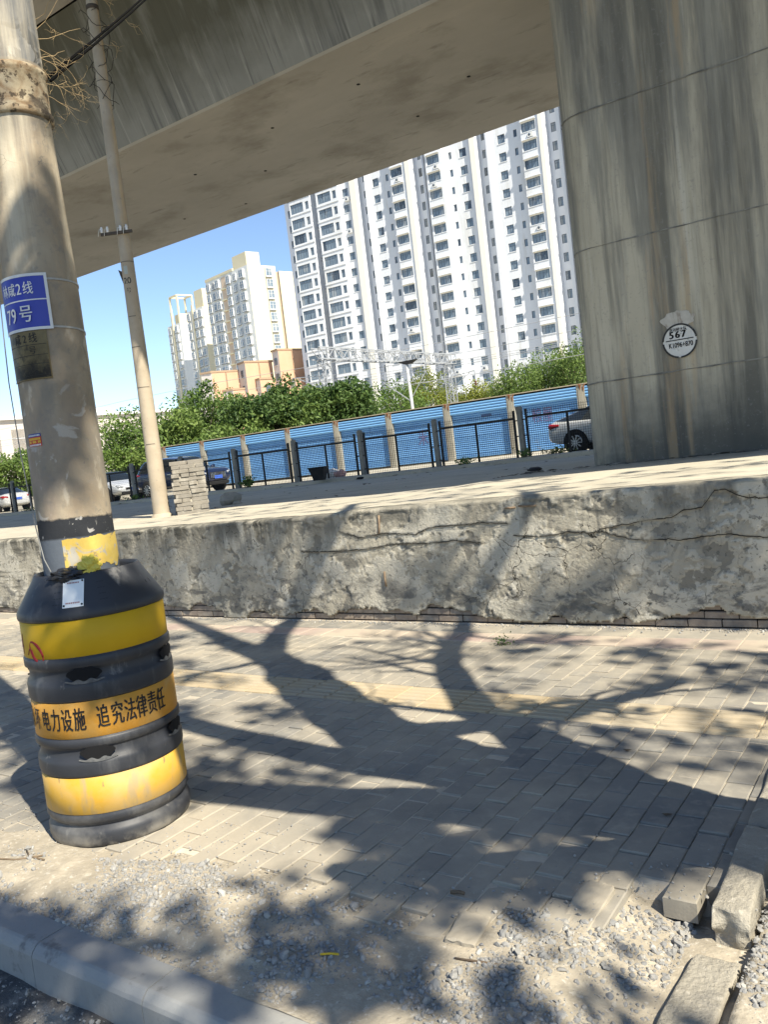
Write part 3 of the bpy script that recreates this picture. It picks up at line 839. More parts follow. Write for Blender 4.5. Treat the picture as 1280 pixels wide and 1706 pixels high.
def barrel():
    t = thing('traffic_barrel', 'black and yellow striped crash barrel with Chinese warning lettering round the pole foot', 'barrel', (PX, PY, 0), RZ)
    prof = [(.20, .0), (.298, .0), (.312, .010), (.317, .03), (.317, .06), (.311, .078), (.297, .090), (.296, .098), (.311, .110), (.317, .125), (.317, .142), (.313, .1485), (.313, .317), (.318, .320), (.3205, .330), (.3205, .372), (.317, .388), (.306, .398), (.304, .432), (.305, .442),
            (.3205, .452), (.321, .478), (.316, .4855), (.3135, .4865), (.3135, .649), (.317, .650), (.3205, .658), (.321, .712), (.317, .730), (.306, .742), (.304, .776), (.305, .786), (.3205, .798), (.321, .830), (.316, .838), (.3145, .839), (.3145, 1.002),
            (.3205, 1.003), (.323, 1.012), (.322, 1.030), (.314, 1.046), (.240, 1.166), (.233, 1.182), (.226, 1.190), (.218, 1.188), (.214, 1.176), (.216, 1.10), (.22, .95)]
    mb = MB(); mb.lathe(prof, 96)
    mb.build('body', M_brl, t)
    for z0, z1, m_ in ((.152, .315, M_yel2), (.489, .647, M_org), (.842, 1.000, M_yel)):
        mb = MB(); mb.lathe([(.3137, z0), (.3156, z0+.001), (.3156, z1-.001), (.3137, z1)], 96)
        mb.build('reflective_band', m_, t)
    ink = mat('black print', (.014, .014, .015), rough=.6)
    mb = MB()
    rr = .3164
    for ch, p in zip('破坏电力设施追究法律责任', (-79, -66, -53.2, -42.6, -32.3, -21.9, -4.1, 6.8, 16.8, 26.4, 36.3, 46)):
        text_on(mb, ch, .062, wrap(.3192, R(p), .567), bold=.0016, sx=.86, sy=1.72)
    mb.build('lettering', ink, t)
    red = mat('red spray paint', (.17, .010, .014), (.22, .015, .018), 20, .6)
    mb = MB()
    text_on(mb, '4', .13, wrap(.3164, R(-79), .895), bold=.003, sx=.8, slant=.15)
    mb.tube([cyl(.3140, R(p), z) for p, z in ((-66, .86), (-63, .885), (-59, .88), (-57, .85), (-58, .844))], .0045, 6)
    # hand sprayed loop
    pts = [cyl(.3105, R(-54+6.5*math.cos(a)-4*math.sin(a)), .873+.046*math.sin(a)) for a in [-.4+k*(2*math.pi+.5)/26 for k in range(27)]]
    mb.tube(pts, [.0085+.002*math.sin(k*.5) for k in range(27)], 6)
    mb.build('red_mark', red, t)
    dk = mat('dark hole shade', (.006, .006, .007), rough=.9)  # dark patches and discs: shade inside the holes put into the colour
    sc = mat('worn grip lip', (.05, .052, .056), (.16, .16, .155), 26, .5, layers=[dict(c=(.30, .29, .27), scale=14, lo=.58, hi=.7, k=.6)])
    for zc, ps in ((.768, (-13.8, 66, 156, 246)), (.425, (-12, 64, 154, 244))):
        for p0 in ps:
            h_ = []
            W = 13.5
            for k in range(37):
                s_ = -1+2*k/36
                env = (1-abs(s_)**3.2)
                h_.append((s_*W, .004+(.026+.006*math.cos(s_*3*math.pi+math.pi))*env, -.004-(.022+.0065*math.cos(s_*3*math.pi))*env))
            vs = []
            for a, zt, zb_ in h_: vs += [cyl(.3198, R(p0+a), zc+zb_), cyl(.3198, R(p0+a), zc+zt)]
            vs2 = [cyl(.300, R(p0), zc)]
            mb = MB(); mb.add(vs, [(2*k, 2*k+2, 2*k+3, 2*k+1) for k in range(36)], 0, False)
            hh = mb.build('hand_hole', dk, t)
            # worn patch of the lip under the hand hole
            mb = MB()
            vs = []
            for k in range(25):
                s_ = -1+2*k/24
                e = max(0, 1-abs(s_)**2.5)
                vs += [cyl(.3208, R(p0+s_*W*1.1), zc-.026-.0055*math.cos(s_*3*math.pi)*e), cyl(.3212, R(p0+s_*W*1.1), zc-.030-.012*e)]
            mb.add(vs, [(2*k, 2*k+2, 2*k+3, 2*k+1) for k in range(24)], 0, True)
            mb.build('scuffed_lip', sc, t)
    for p in (63, -27-90+27, 153, 243):
        mb = MB()
        c = cyl(.2755, R(p), 1.099)
        nrm = Vector((math.sin(R(p))*.85, -math.cos(R(p))*.85, .52)).normalized()
        mb.tube([Vector(c)-nrm*.012, Vector(c)+nrm*.0045], .021, 16)
        mb.build('lift_hole', dk, t)
    mw = mat('white paper tag', (.72, .74, .73), (.78, .79, .77), 12, .6, layers=[dict(c=(.5, .5, .48), scale=20, lo=.6, hi=.68, k=.4)])
    # small plate riveted on the shoulder
    def cone(p, z, e=0.):
        r = lerp(.314, .240, (z-1.046)/.12)+e*.85
        q = cyl(r, p, z); return (q[0], q[1], z+e*.5)
    vs = []
    n = 8
    z0, z1 = 1.055, 1.163
    for k in range(n+1):
        for z in (z0, z1):
            r_mid = .276
            p = R(-15)+lerp(-.044, .044, k/n)/lerp(.314, .240, (z-1.046)/.12)
            for e in (.001, .003): vs.append(cone(p, z, e))
    fs = []
    for k in range(n):
        a, b = 4*k, 4*k+4
        fs += [(a+1, b+1, b+3, a+3), (a, a+1, a+3, a+2) if k == 0 else (a+2, a+3, b+3, b+2), (a, b, b+1, a+1), (a+2, a+3, b+3, b+2)]
    mb = MB(); mb.add(vs, fs); pl = mb.build('tag_plate', mw, t)
    mb = MB()
    for z in (1.069, 1.149):
        for k in range(8):
            p = R(-15)+(-.0275+.0068*k)/.27
            q = [cone(p, z, .0042), cone(p+.0045/.27, z, .0042), cone(p+.0045/.27, z+.0055, .0042), cone(p, z+.0055, .0042)]
            mb.add(q, [(0, 1, 2, 3)])
    mb.build('small_print', mat('faded red print', (.32, .12, .11), rough=.7), pl)
    mb = MB()
    for s_ in (-1, 1):
        for z in (1.063, 1.157):
            p = R(-15)+s_*.037/lerp(.314, .240, (z-1.046)/.12)
            mb.tube([cone(p, z, .003), cone(p, z, .007)], .0042, 8)
    mb.build('rivet', mat('black rivet', (.02, .02, .02)), pl)
    mb = MB()
    for p0, wd in ((-33, .03), (6, .026)):
        for k in range(4):
            z = 1.07+k*.024
            p = R(p0)
            for s_ in range(3):
                a = p+(s_*wd/2.6+rnd.uniform(0, .004))/.27
                q = [cone(a, z, .0012), cone(a+.008/.27, z, .0012), cone(a+.008/.27, z+.0022, .0012), cone(a, z+.0022, .0012)]
                mb.add(q, [(0, 1, 2, 3)])
    mb.build('moulded_mark', mat('moulded letters', (.016, .017, .02), rough=.4), t)
    # rubbish stuffed into the mouth of the barrel
    def crumple(name, lab, cat, cx, cy, cz, rx, rz_, m_, seed, n=14):
        mb = MB()
        vs = []
        for j in range(n+1):
            th = math.pi*j/n
            for k in range(2*n):
                ph = math.pi*k/n
                d = Vector((math.sin(th)*math.cos(ph), math.sin(th)*math.sin(ph), math.cos(th)))
                q = 1+.45*mn.noise(d*2.1+Vector((seed, 0, 0)))+.3*mn.noise(d*5+Vector((0, seed, 0)))+.12*mn.noise(d*11)
                vs.append((cx+d.x*rx*q, cy+d.y*rx*q*.6, cz+d.z*rz_*q))
        fs = [(j*2*n+k, j*2*n+(k+1) % (2*n), (j+1)*2*n+(k+1) % (2*n), (j+1)*2*n+k) for j in range(n) for k in range(2*n)]
        mb.add(vs, fs, 0, False)
        o = mb.build(name, m_)
        o.location = (PX, PY, 0); o.rotation_euler = (0, 0, RZ)
        tag(o, lab, cat)
    crumple('plastic_bag', 'crumpled black plastic bag stuffed into the mouth of the striped barrel', 'bag', -.08, -.195, 1.185, .085, .03, mat('black plastic film', (.012, .012, .013), rough=.35, spec=.6), 3)
    crumple('yellow_wrapper', 'crumpled yellow wrapper lying in the mouth of the striped barrel', 'wrapper', .012, -.205, 1.21, .045, .045, mat('yellow film', (.55, .45, .06), (.62, .52, .10), 30, .45), 11)
    mb = MB()
    for j in range(2):
        pts = [(-.183, -.02, 2.75), (-.195, -.03, 2.47), (-.204, -.03, 2.26), (-.211, -.03, 2.05), (-.206, -.04, 1.73), (-.188, -.055, 1.40), (-.172, -.09, 1.26), (-.15, -.15, 1.205)]
    mb.tube(pts, .0028, 6)
    o = mb.build('wire', mat('grey earth wire', (.20, .20, .19), rough=.6)); o.location = (PX, PY, 0); o.rotation_euler = (0, 0, RZ)
    tag(o, 'thin grey wire hanging down the left side of the thick pole into the barrel', 'wire')
barrel()

# twin cables tied to the near pole, dry twigs caught on it
def cables():
    p0 = Vector((POLE[0], POLE[1], 3.36))+RT*.135+Vector((.02, -.02, 0))
    p1 = Vector((-5.94, 6.26, 6.7))
    mb = MB()
    for e in (0, .022):
        pts = []
        for k in range(13):
            s_ = k/12*2.2
            q = p0.lerp(p1, s_)
            q = q + Vector((e, e, .01*e)) + Vector((0, 0, -.25*s_*(2.2-s_)*.35))
            pts.append(q)
        mb.tube(pts, .007, 6)
    tag(mb.build('cable', M_blk), 'pair of black cables running up from the rusty sleeve of the thick pole', 'cable')
    tw = mat('pale dry twig', (.38, .27, .13), (.48, .36, .20), 20, .8)
    def twig(mb, p, d, l, r, dep):
        pts = [p]
        q = p.copy()
        for k in range(4):
            d = (d+Vector((rnd.gauss(0, .35), rnd.gauss(0, .35), rnd.gauss(0, .3)))).normalized()
            q = q+d*l/4; pts.append(q.copy())
            if dep and rnd.random() < .6: twig(mb, q.copy(), (d+Vector((rnd.gauss(0, .8), rnd.gauss(0, .8), rnd.gauss(-.2, .7)))).normalized(), l*.55, r*.7, dep-1)
        mb.tube(pts, [r, r*.9, r*.8, r*.6, r*.4], 4, cap=False)
    base = Vector((POLE[0], POLE[1], 0))
    for label, zs, ds, ln in (('tangle of pale dry twigs caught on the thick pole above the cable tie', (3.42, 3.46, 3.50, 3.54, 3.58, 3.46, 3.62), None, .22),
                              ('few pale dry twigs drooping from the rusty sleeve of the thick pole', (3.35, 3.3, 3.22), -.75, .15)):
        mb = MB()
        for z in zs:
            p = base+RT*(prad(z)-.002)+Vector((0, 0, z))+Vector((.02, -.02, 0))
            d = (RT+Vector((rnd.uniform(-.2, .2), rnd.uniform(-.2, .2), rnd.uniform(-.5, .5) if ds is None else ds))).normalized()
            twig(mb, p, d, ln, .0013, 3)
        tag(mb.build('dry_twigs', tw), label, 'twigs')
    return tw, twig
TW, twig = cables()

# ---------------------------------------------------------------- slim pole on the raised yard, brick stack
def far_pole():
    rz = R(49.6)
    zb = .985
    t = thing('utility_pole', 'slim tapering bare concrete utility pole on the raised yard beside a brick stack', 'pole', (-9.88, 8.40, zb), rz)
    m = mat('bare pole concrete', (.33, .275, .20), (.43, .365, .275), 3, .85, .2, 40, bdist=.005, layers=[dict(c=(.50, .36, .20), scale=5, st=(1, 1, .05), lo=.58, hi=.68, k=.6), dict(c=(.3, .28, .24), scale=3, st=(1, 1, .4), lo=.55, hi=.66, k=.6), dict(c=(.2, .19, .17), scale=14, lo=.62, hi=.7, k=.5)])
    rad = lambda z: interp(z, [(0, .125), (3.2, .098), (8.6, .076)])
    mb = MB(); mb.lathe([(rad(z), z) for z in (0, 1, 2, 3.2, 4.2, 5.5, 7, 8.6)]+[(.001, 8.6)], 32)
    mb.lathe([(.17, -.02), (.15, .03), (.122, .06)], 24)
    mb.build('shaft', m, t)
    st = mat('thin dark seam', (.09, .08, .07), rough=.9)
    for z, a0, a1 in ((2.55, -70, 10), (1.95, -60, 40), (3.0, -60, 10), (3.8, -80, 80), (6.4, -70, 30), (1.1, -50, 20)):
        mb = MB(); curved_plate(mb, rad(z), R(a0), R(a1), z, z+.008, .003, 12)
        mb.build('seam', st, t)
    mt = mat('dark angle iron', (.05, .045, .04), (.10, .08, .06), 20, .8)
    ca = thing('crossarm', None, None, (-.09, -.09, 4.215), R(-14))
    ca.parent = t
    mb = MB(); mb.bar((-.235, 0, 0), (.225, 0, .01), .035, .04); mb.build('arm', mt, ca)
    mi = mat('white porcelain', (.72, .71, .67), rough=.25, spec=.6)
    for x in (-.215, -.13, .06, .15):
        mb = MB(); mb.lathe([(.001, .02), (.016, .02), (.022, .045), (.016, .055), (.024, .075), (.017, .09), (.018, .105), (.001, .112)], 12, cx=x)
        mb.tube([(x, 0, .07), (x-.03, -.02, .075), (x-.045, -.025, .02), (x-.05, -.025, -.03)], .004, 5)
        mb.build('insulator', mi, ca)
    mb = MB(); mb.bar((.1, .05, -.05), (.26, .12, -.04), .02); mb.build('brace', mt, t)
    ink = mat('black stencil', (.05, .05, .045), rough=.8)
    mb = MB()
    W = lambda z0, p0: (lambda u, v: cyl(rad(z0)+.002, R(p0)+u/rad(z0), z0+v))
    text_on(mb, '20', .13, W(3.52, -22), bold=.002, sx=.9)
    text_on(mb, '号', .075, W(3.38, -18), bold=.001)
    mb.build('painted_number', ink, t)
    mf = mat('faded paint patch', (.33, .36, .33), (.42, .43, .38), 18, .85)
    mb = MB(); curved_plate(mb, rad(3.7)+.0005, R(-40), R(-6), 3.62, 3.74, .001, 6); mb.build('faded_patch', mf, t)
    mb = MB(); mb.add([cyl(rad(3.66), R(-85), 3.68), cyl(rad(3.6)+.001, R(-88), 3.5), (-.145, -.03, 3.70)], [(0, 1, 2)]); mb.build('torn_tape', st, t)
    mb = MB(); mb.lathe([(.079, 7.42), (.09, 7.42), (.09, 7.48), (.079, 7.48)], 20); mb.build('clamp', mt, t)
    vn = MB()
    for s_ in range(4):
        pts = []
        ph = rnd.uniform(0, 6)
        for k in range(26):
            z = 7.4-k*.055
            rr = .11+.09*abs(math.sin(k*.5+s_*1.7))*(1 if s_ else .4)
            pts.append((rr*math.cos(ph+k*.45*(1 if s_ % 2 else -1)), rr*math.sin(ph+k*.45), z+.05*math.sin(k*1.3)))
        vn.tube(pts, .005, 4, cap=False)
    o = vn.build('dead_vine', mat('dead vine stem', (.035, .03, .025), rough=.9)); o.location = t.location; o.rotation_euler = (0, 0, rz)
    tag(o, 'thin dark dead vine wound round the top of the slim pole', 'vine')
    mb = MB()
    for a, d in (((.12, -.1, 7.55), (.8, -.2, -.3)), ((.42, -.25, 7.2), (.3, -.2, -.8)), ((.2, -.15, 6.9), (.1, -.1, -1))):
        twig(mb, Vector(a), Vector(d).normalized(), .38, .004, 2)
    mb.tube([(.0, -.08, 7.62), (.12, -.1, 7.56), (.3, -.2, 7.4)], .004, 4)
    o = mb.build('dry_twigs', TW); o.location = t.location; o.rotation_euler = (0, 0, rz)
    tag(o, 'wisps of pale dry twigs hanging beside the top of the slim pole', 'twigs')
far_pole()

def brick_stack():
    t = thing('brick_pillar', 'square grey pillar of dry stacked bricks standing beside the slim concrete pole', 'brick pillar', (-9.55, 8.78, .985), R(48))
    m = mat('grey stock brick', (.19, .17, .14), (.29, .265, .22), 9, .93, .7, 50, bdist=.01, tint=[(0, 1, (.2, .185, .16), .6)], layers=[dict(c=(.5, .47, .4), scale=6, lo=.55, hi=.68, k=.5)])
    mr_ = mat('pale mortar smear', (.40, .36, .29), (.47, .43, .35), 6, .95, .5, 40, bdist=.008)  # core between the bricks, in one pale mortar colour
    mb = MB()
    W, D_ = .56, .62
    for r in range(13):
        z0 = r*.062
        if r % 2 == 0: cells = [(-W/2+.24*k, -W/2+.24*k+.235, -D_/2+.12*j, -D_/2+.12*j+.115) for k in range(2) for j in range(5)]
        else: cells = [(-W/2+.12*k, -W/2+.12*k+.115, -D_/2+.24*j, -D_/2+.24*j+.235) for k in range(4) for j in range(3)]
        for x0, x1, y0, y1 in cells:
            jx, jy = rnd.uniform(-.02, .02), rnd.uniform(-.022, .02)
            if r % 2 and x1 > .18: jx *= .3
            if r == 12 and rnd.random() < .25: continue
            mb.box(x0+jx, x1+jx, y0+jy, y1+jy, z0+rnd.uniform(0, .006), z0+.059+rnd.uniform(-.004, .002), 0, tint=rnd.random(), ch=.005)
    mb.build('bricks', m, t)
    mb = MB(); mb.box(-W/2+.03, W/2-.09, -D_/2+.03, D_/2-.03, 0, .74); mb.build('mortar', mr_, t)
brick_stack()

def lump(name, lab, cat, loc, r, m, seed, sq=.6, group=None, n=2, rough=.35):
    bm = bmesh.new(); bmesh.ops.create_icosphere(bm, subdivisions=n, radius=1)
    for v in bm.verts:
        d = v.co.normalized()
        q = 1+rough*mn.noise(d*1.6+Vector((seed, seed*2, 0)))+rough*.4*mn.noise(d*4+Vector((seed, 0, 3)))
        v.co = d*q; v.co.x *= r; v.co.y *= r*.85; v.co.z *= r*sq
    me = bpy.data.meshes.new(name); bm.to_mesh(me); bm.free(); me.materials.append(m)
    o = bpy.data.objects.new(name, me); COL.objects.link(o); o.location = loc; o.rotation_euler = (0, 0, seed)
    return tag(o, lab, cat, group)
M_rub = mat('dusty rubble', (.26, .24, .2), (.38, .35, .29), 8, .95, .6, 30, bdist=.01)
lump('rubble_lump', 'dusty grey lump of rubble on the yard right of the brick pillar', 'rubble', (-10.3, 10.3, 1.06), .22, M_rub, 2.2, .62)
lump('rubble_stone', 'small flat stone lying in front of the dusty grey rubble lump', 'stone', (-9.95, 10.1, 1.0), .09, M_rub, 4.7, .5)

def yard_bits():
    m = mat('black rubber tub', (.012, .012, .013), (.02, .02, .02), 9, .6)
    t = thing('rubber_tub', 'black flared rubber tub standing against the mesh fence', 'tub', (-13.15, 16.35, 1.06), R(20))
    mb = MB()
    a = [(-.2, -.17), (.2, -.17), (.2, .17), (-.2, .17)]
    a = [(x*.62, y*.7) for x, y in a]
    vs = [(x, y, 0) for x, y in a]+[(x*1.7, y*1.7, .33) for x, y in a]+[(x*1.6, y*1.6, .33) for x, y in a]+[(x*.9, y*.9, .03) for x, y in a]
    fs = [(0, 1, 2, 3)]
    for k in (0, 4, 8): fs += [(k+i, k+(i+1) % 4, k+4+(i+1) % 4, k+4+i) for i in range(4)]
    fs.append((12, 13, 14, 15))
    mb.add(vs, fs); bevel(mb.build('shell', m, t), .02)
    mb = MB(); mb.tube([(-.21, -.2, .325), (.21, -.2, .325), (.21, .2, .325), (-.21, .2, .325), (-.21, -.2, .325)], .016, 6); mb.build('rim', m, t)
    mats_ = [mat('white sacking', (.6, .57, .52), (.7, .67, .62), 9, .8), mat('faded pink sacking', (.5, .26, .22), (.58, .36, .32), 9, .8)]
    for (x, y, r, k, lab) in ((-14.95, 19.2, .26, 0, 'white bulging sack behind the mesh fence, right of the black tub'), (-14.5, 19.0, .2, 1, 'faded pink sack behind the mesh fence beside the white sack')):
        lump('sack', lab, 'sack', (x, y, 1.0+r*.45), r, mats_[k], 3+k*2.3, .6, n=3)
    bl = mat('dark scrap', (.02, .02, .022), rough=.8)
    lump('scrap_lump', 'small dark scrap lying before the mesh fence near its middle', 'scrap', (-11.7, 16.1, 1.02), .10, bl, 1.3, .35)
    lump('scrap_lump', 'dark rag lying on the yard just left of the bridge pier', 'scrap', (-5.0, 11.2, 1.06), .11, bl, 3.3, .3)
yard_bits()

# ---------------------------------------------------------------- mesh fence
M_fblk = mat('black painted steel', (.014, .014, .015), (.025, .024, .023), 20, .6)
M_fpost = mat('dirty concrete post', (.20, .19, .165), (.30, .285, .25), 6, .9, .4, 40, bdist=.006)
def fence():
    t = thing('mesh_fence', 'long black wire mesh fence on squat concrete posts in front of the blue garages', 'fence', (0, 17.2, 0))
    xs = [-7.89+2.24*k for k in range(-12, 5)]
    pm = fm = wm = None
    for i, x in enumerate(xs):
        z = zplat(x)-.02
        if pm is None:
            mb = MB()
            mb.prism(rrect(-.06, .06, -.06, .06, .02, 2), 0, 1.22, 'z')
            mb.prism(rrect(-.045, .045, -.045, .045, .015, 2), 1.22, 1.245, 'z')
            o = mb.build('post', M_fpost, t); pm = o.data; o.location = (x, 0, z); o.rotation_euler = (0, .012, .1)
        else:
            o = share('post', pm, t, (x, 0, z), rnd.uniform(-.2, .2)); o.rotation_euler = (rnd.uniform(-.012, .012), rnd.uniform(-.012, .012), rnd.uniform(-.2, .2))
        if i == len(xs)-1: break
        if fm is None:
            mb = MB()
            for xx in (.15, 2.09):
                mb.bar((xx, -.03, .05), (xx, -.03, 1.18), .045)
                for zz in (.25, .6, .95): mb.bar((xx, -.03, zz), (xx+(-.1 if xx < 1 else .1), -.03, zz), .025)
            for zz, w_ in ((1.0, .05), (.09, .045)): mb.bar((.17, -.03, zz), (2.07, -.03, zz), w_)
            mb.bar((1.11, -.03, .1), (1.11, -.03, 1.0), .04)
            o = mb.build('panel_frame', M_fblk, t); fm = o.data; o.location = (x, 0, z)
            mb = MB()
            for k in range(37): mb.bar((.19+.052*k, -.01, .09), (.19+.052*k, -.01, 1.17), .0055)
            for k in range(21): mb.bar((.16, -.005, .1+.052*k), (2.08, -.005, .1+.052*k), .0055)
            o = mb.build('wire_mesh', M_fblk, t); wm = o.data; o.location = (x, 0, z)
        else:
            share('panel_frame', fm, t, (x, 0, z+rnd.uniform(-.01, .01))); share('wire_mesh', wm, t, (x, 0, z))
fence()

# ---------------------------------------------------------------- row of garages
def garages():
    t = thing('garage_row', 'row of low garages with blue roller shutters, rusty piers and pale roof edge', 'garages', (0, 27, .96))
    mblue = mat('blue roller shutter', (.13, .31, .60), (.16, .35, .63), 2, .55, .04, 30, spec=.4, rnd_obj=.12, bdist=.004, layers=[dict(c=(.16, .3, .52), scale=3, st=(1, 1, 3), lo=.55, hi=.7, k=.5), dict(c=(.30, .26, .18), scale=2.6, lo=.62, hi=.72, k=.5, zr=(.9, .1)), dict(c=(.04, .10, .3), scale=6, lo=.6, hi=.7, k=.4)])
    mhood = mat('blue shutter box', (.16, .37, .66), (.19, .41, .69), 3, .5, spec=.4, layers=[dict(c=(.3, .4, .55), scale=3, lo=.58, hi=.7, k=.3)])
    mp = mat('grimy rendered pier', (.25, .235, .195), (.33, .31, .26), 3, .93, .3, 30, layers=[dict(c=(.22, .19, .15), scale=5, st=(1, 1, .2), lo=.5, hi=.65, k=.7), dict(c=(.14, .12, .1), scale=8, lo=.62, hi=.7, k=.7)])
    mrust = mat('rust', (.20, .08, .035), (.28, .13, .06), 14, .9)
    mroof = mat('pale roof edge', (.30, .26, .18), (.42, .37, .28), 9, .9)
    xs = [-10.06-2.6*k for k in range(-3, 9)]
    H = 2.06
    mb = MB()
    mb.box(xs[-1]-.2, xs[0]+.2, .12, 6.0, 0, H); mb.build('shell', mp, t)
    mb = MB(); mb.box(xs[-1]-.3, xs[0]+.3, -.15, 6.2, H+.03, H+.062); mb.build('roof', mroof, t)
    dm = hm = pm = rm = None
    for k, x in enumerate(xs):
        if pm is None:
            mb = MB(); mb.box(-.14, .14, -.14, .12, 0, H+.02); mb.box(-.08, .08, -.155, -.138, 0, H-.1); o = mb.build('pier', mp, t); pm = o.data; o.location = (x, 0, 0)
            mb = MB()
            for q in range(6):
                a = rnd.uniform(-.13, .13); mb.bar((a, -.15+rnd.uniform(-.02, .02), H-.16+rnd.uniform(-.05, .1)), (a+rnd.uniform(-.1, .1), -.17, H+rnd.uniform(0, .05)), .022)
            o = mb.build('rusty_bracket', mrust, t); rm = o.data; o.location = (x, 0, 0)
        else:
            share('pier', pm, t, (x, 0, 0)); share('rusty_bracket', rm, t, (x, 0, 0))
        if k == len(xs)-1: break
        if dm is None:
            W = 1.16
            mb = MB()
            n = 22
            prof = []
            for q in range(n):
                z = .10+q*(1.60/n); d = 1.60/n
                prof += [(0.02, z), (-.012, z+d*.25), (-.016, z+d*.5), (-.012, z+d*.75)]
            vs = [(s_*W, y, z) for s_ in (-1, 1) for y, z in prof]
            m_ = len(prof)
            mb.add(vs, [(i, i+1, m_+i+1, m_+i) for i in range(m_-1)])
            mb.box(-W, W, -.02, .01, .05, .10)
            o = mb.build('shutter_door', mblue, t); dm = o.data; o.location = (x-1.3, 0, 0)
            mb = MB()
            prof = []
            for q in range(4):
                z = 1.66+q*.095
                prof += [(-.06-.02*q/4-.0, z), (-.125, z+.02), (-.135, z+.05), (-.125, z+.08)]
            prof += [(-.06, 2.045), (.05, 2.05), (.05, 1.66)]
            mb.prism(prof, -W, W, 'x')
            o = mb.build('shutter_box', mhood, t); hm = o.data; o.location = (x-1.3, 0, 0)
        else:
            share('shutter_door', dm, t, (x-1.3, 0, 0)); share('shutter_box', hm, t, (x-1.3, 0, 0))
    red = mat('faded red brush paint', (.13, .07, .16), (.13, .18, .36), 14, .8)
    for txt, x, z, sz in (('米', -16.45, .95, .6), ('粮屋', -11.55, 1.22, .5)):
        mb = MB(); text_on(mb, txt, sz, lambda u, v: (x+u, -.021, z+v), bold=-.004, sx=.8, sy=1.1); mb.build('red_writing', red, t)
    dk = mat('dark smudge', (.05, .09, .2), rough=.7)
    mb = MB(); mb.box(-13.9+.0, -13.5, -.0205, -.018, 1.45, 1.55); mb.build('smudge', dk, t)
garages()

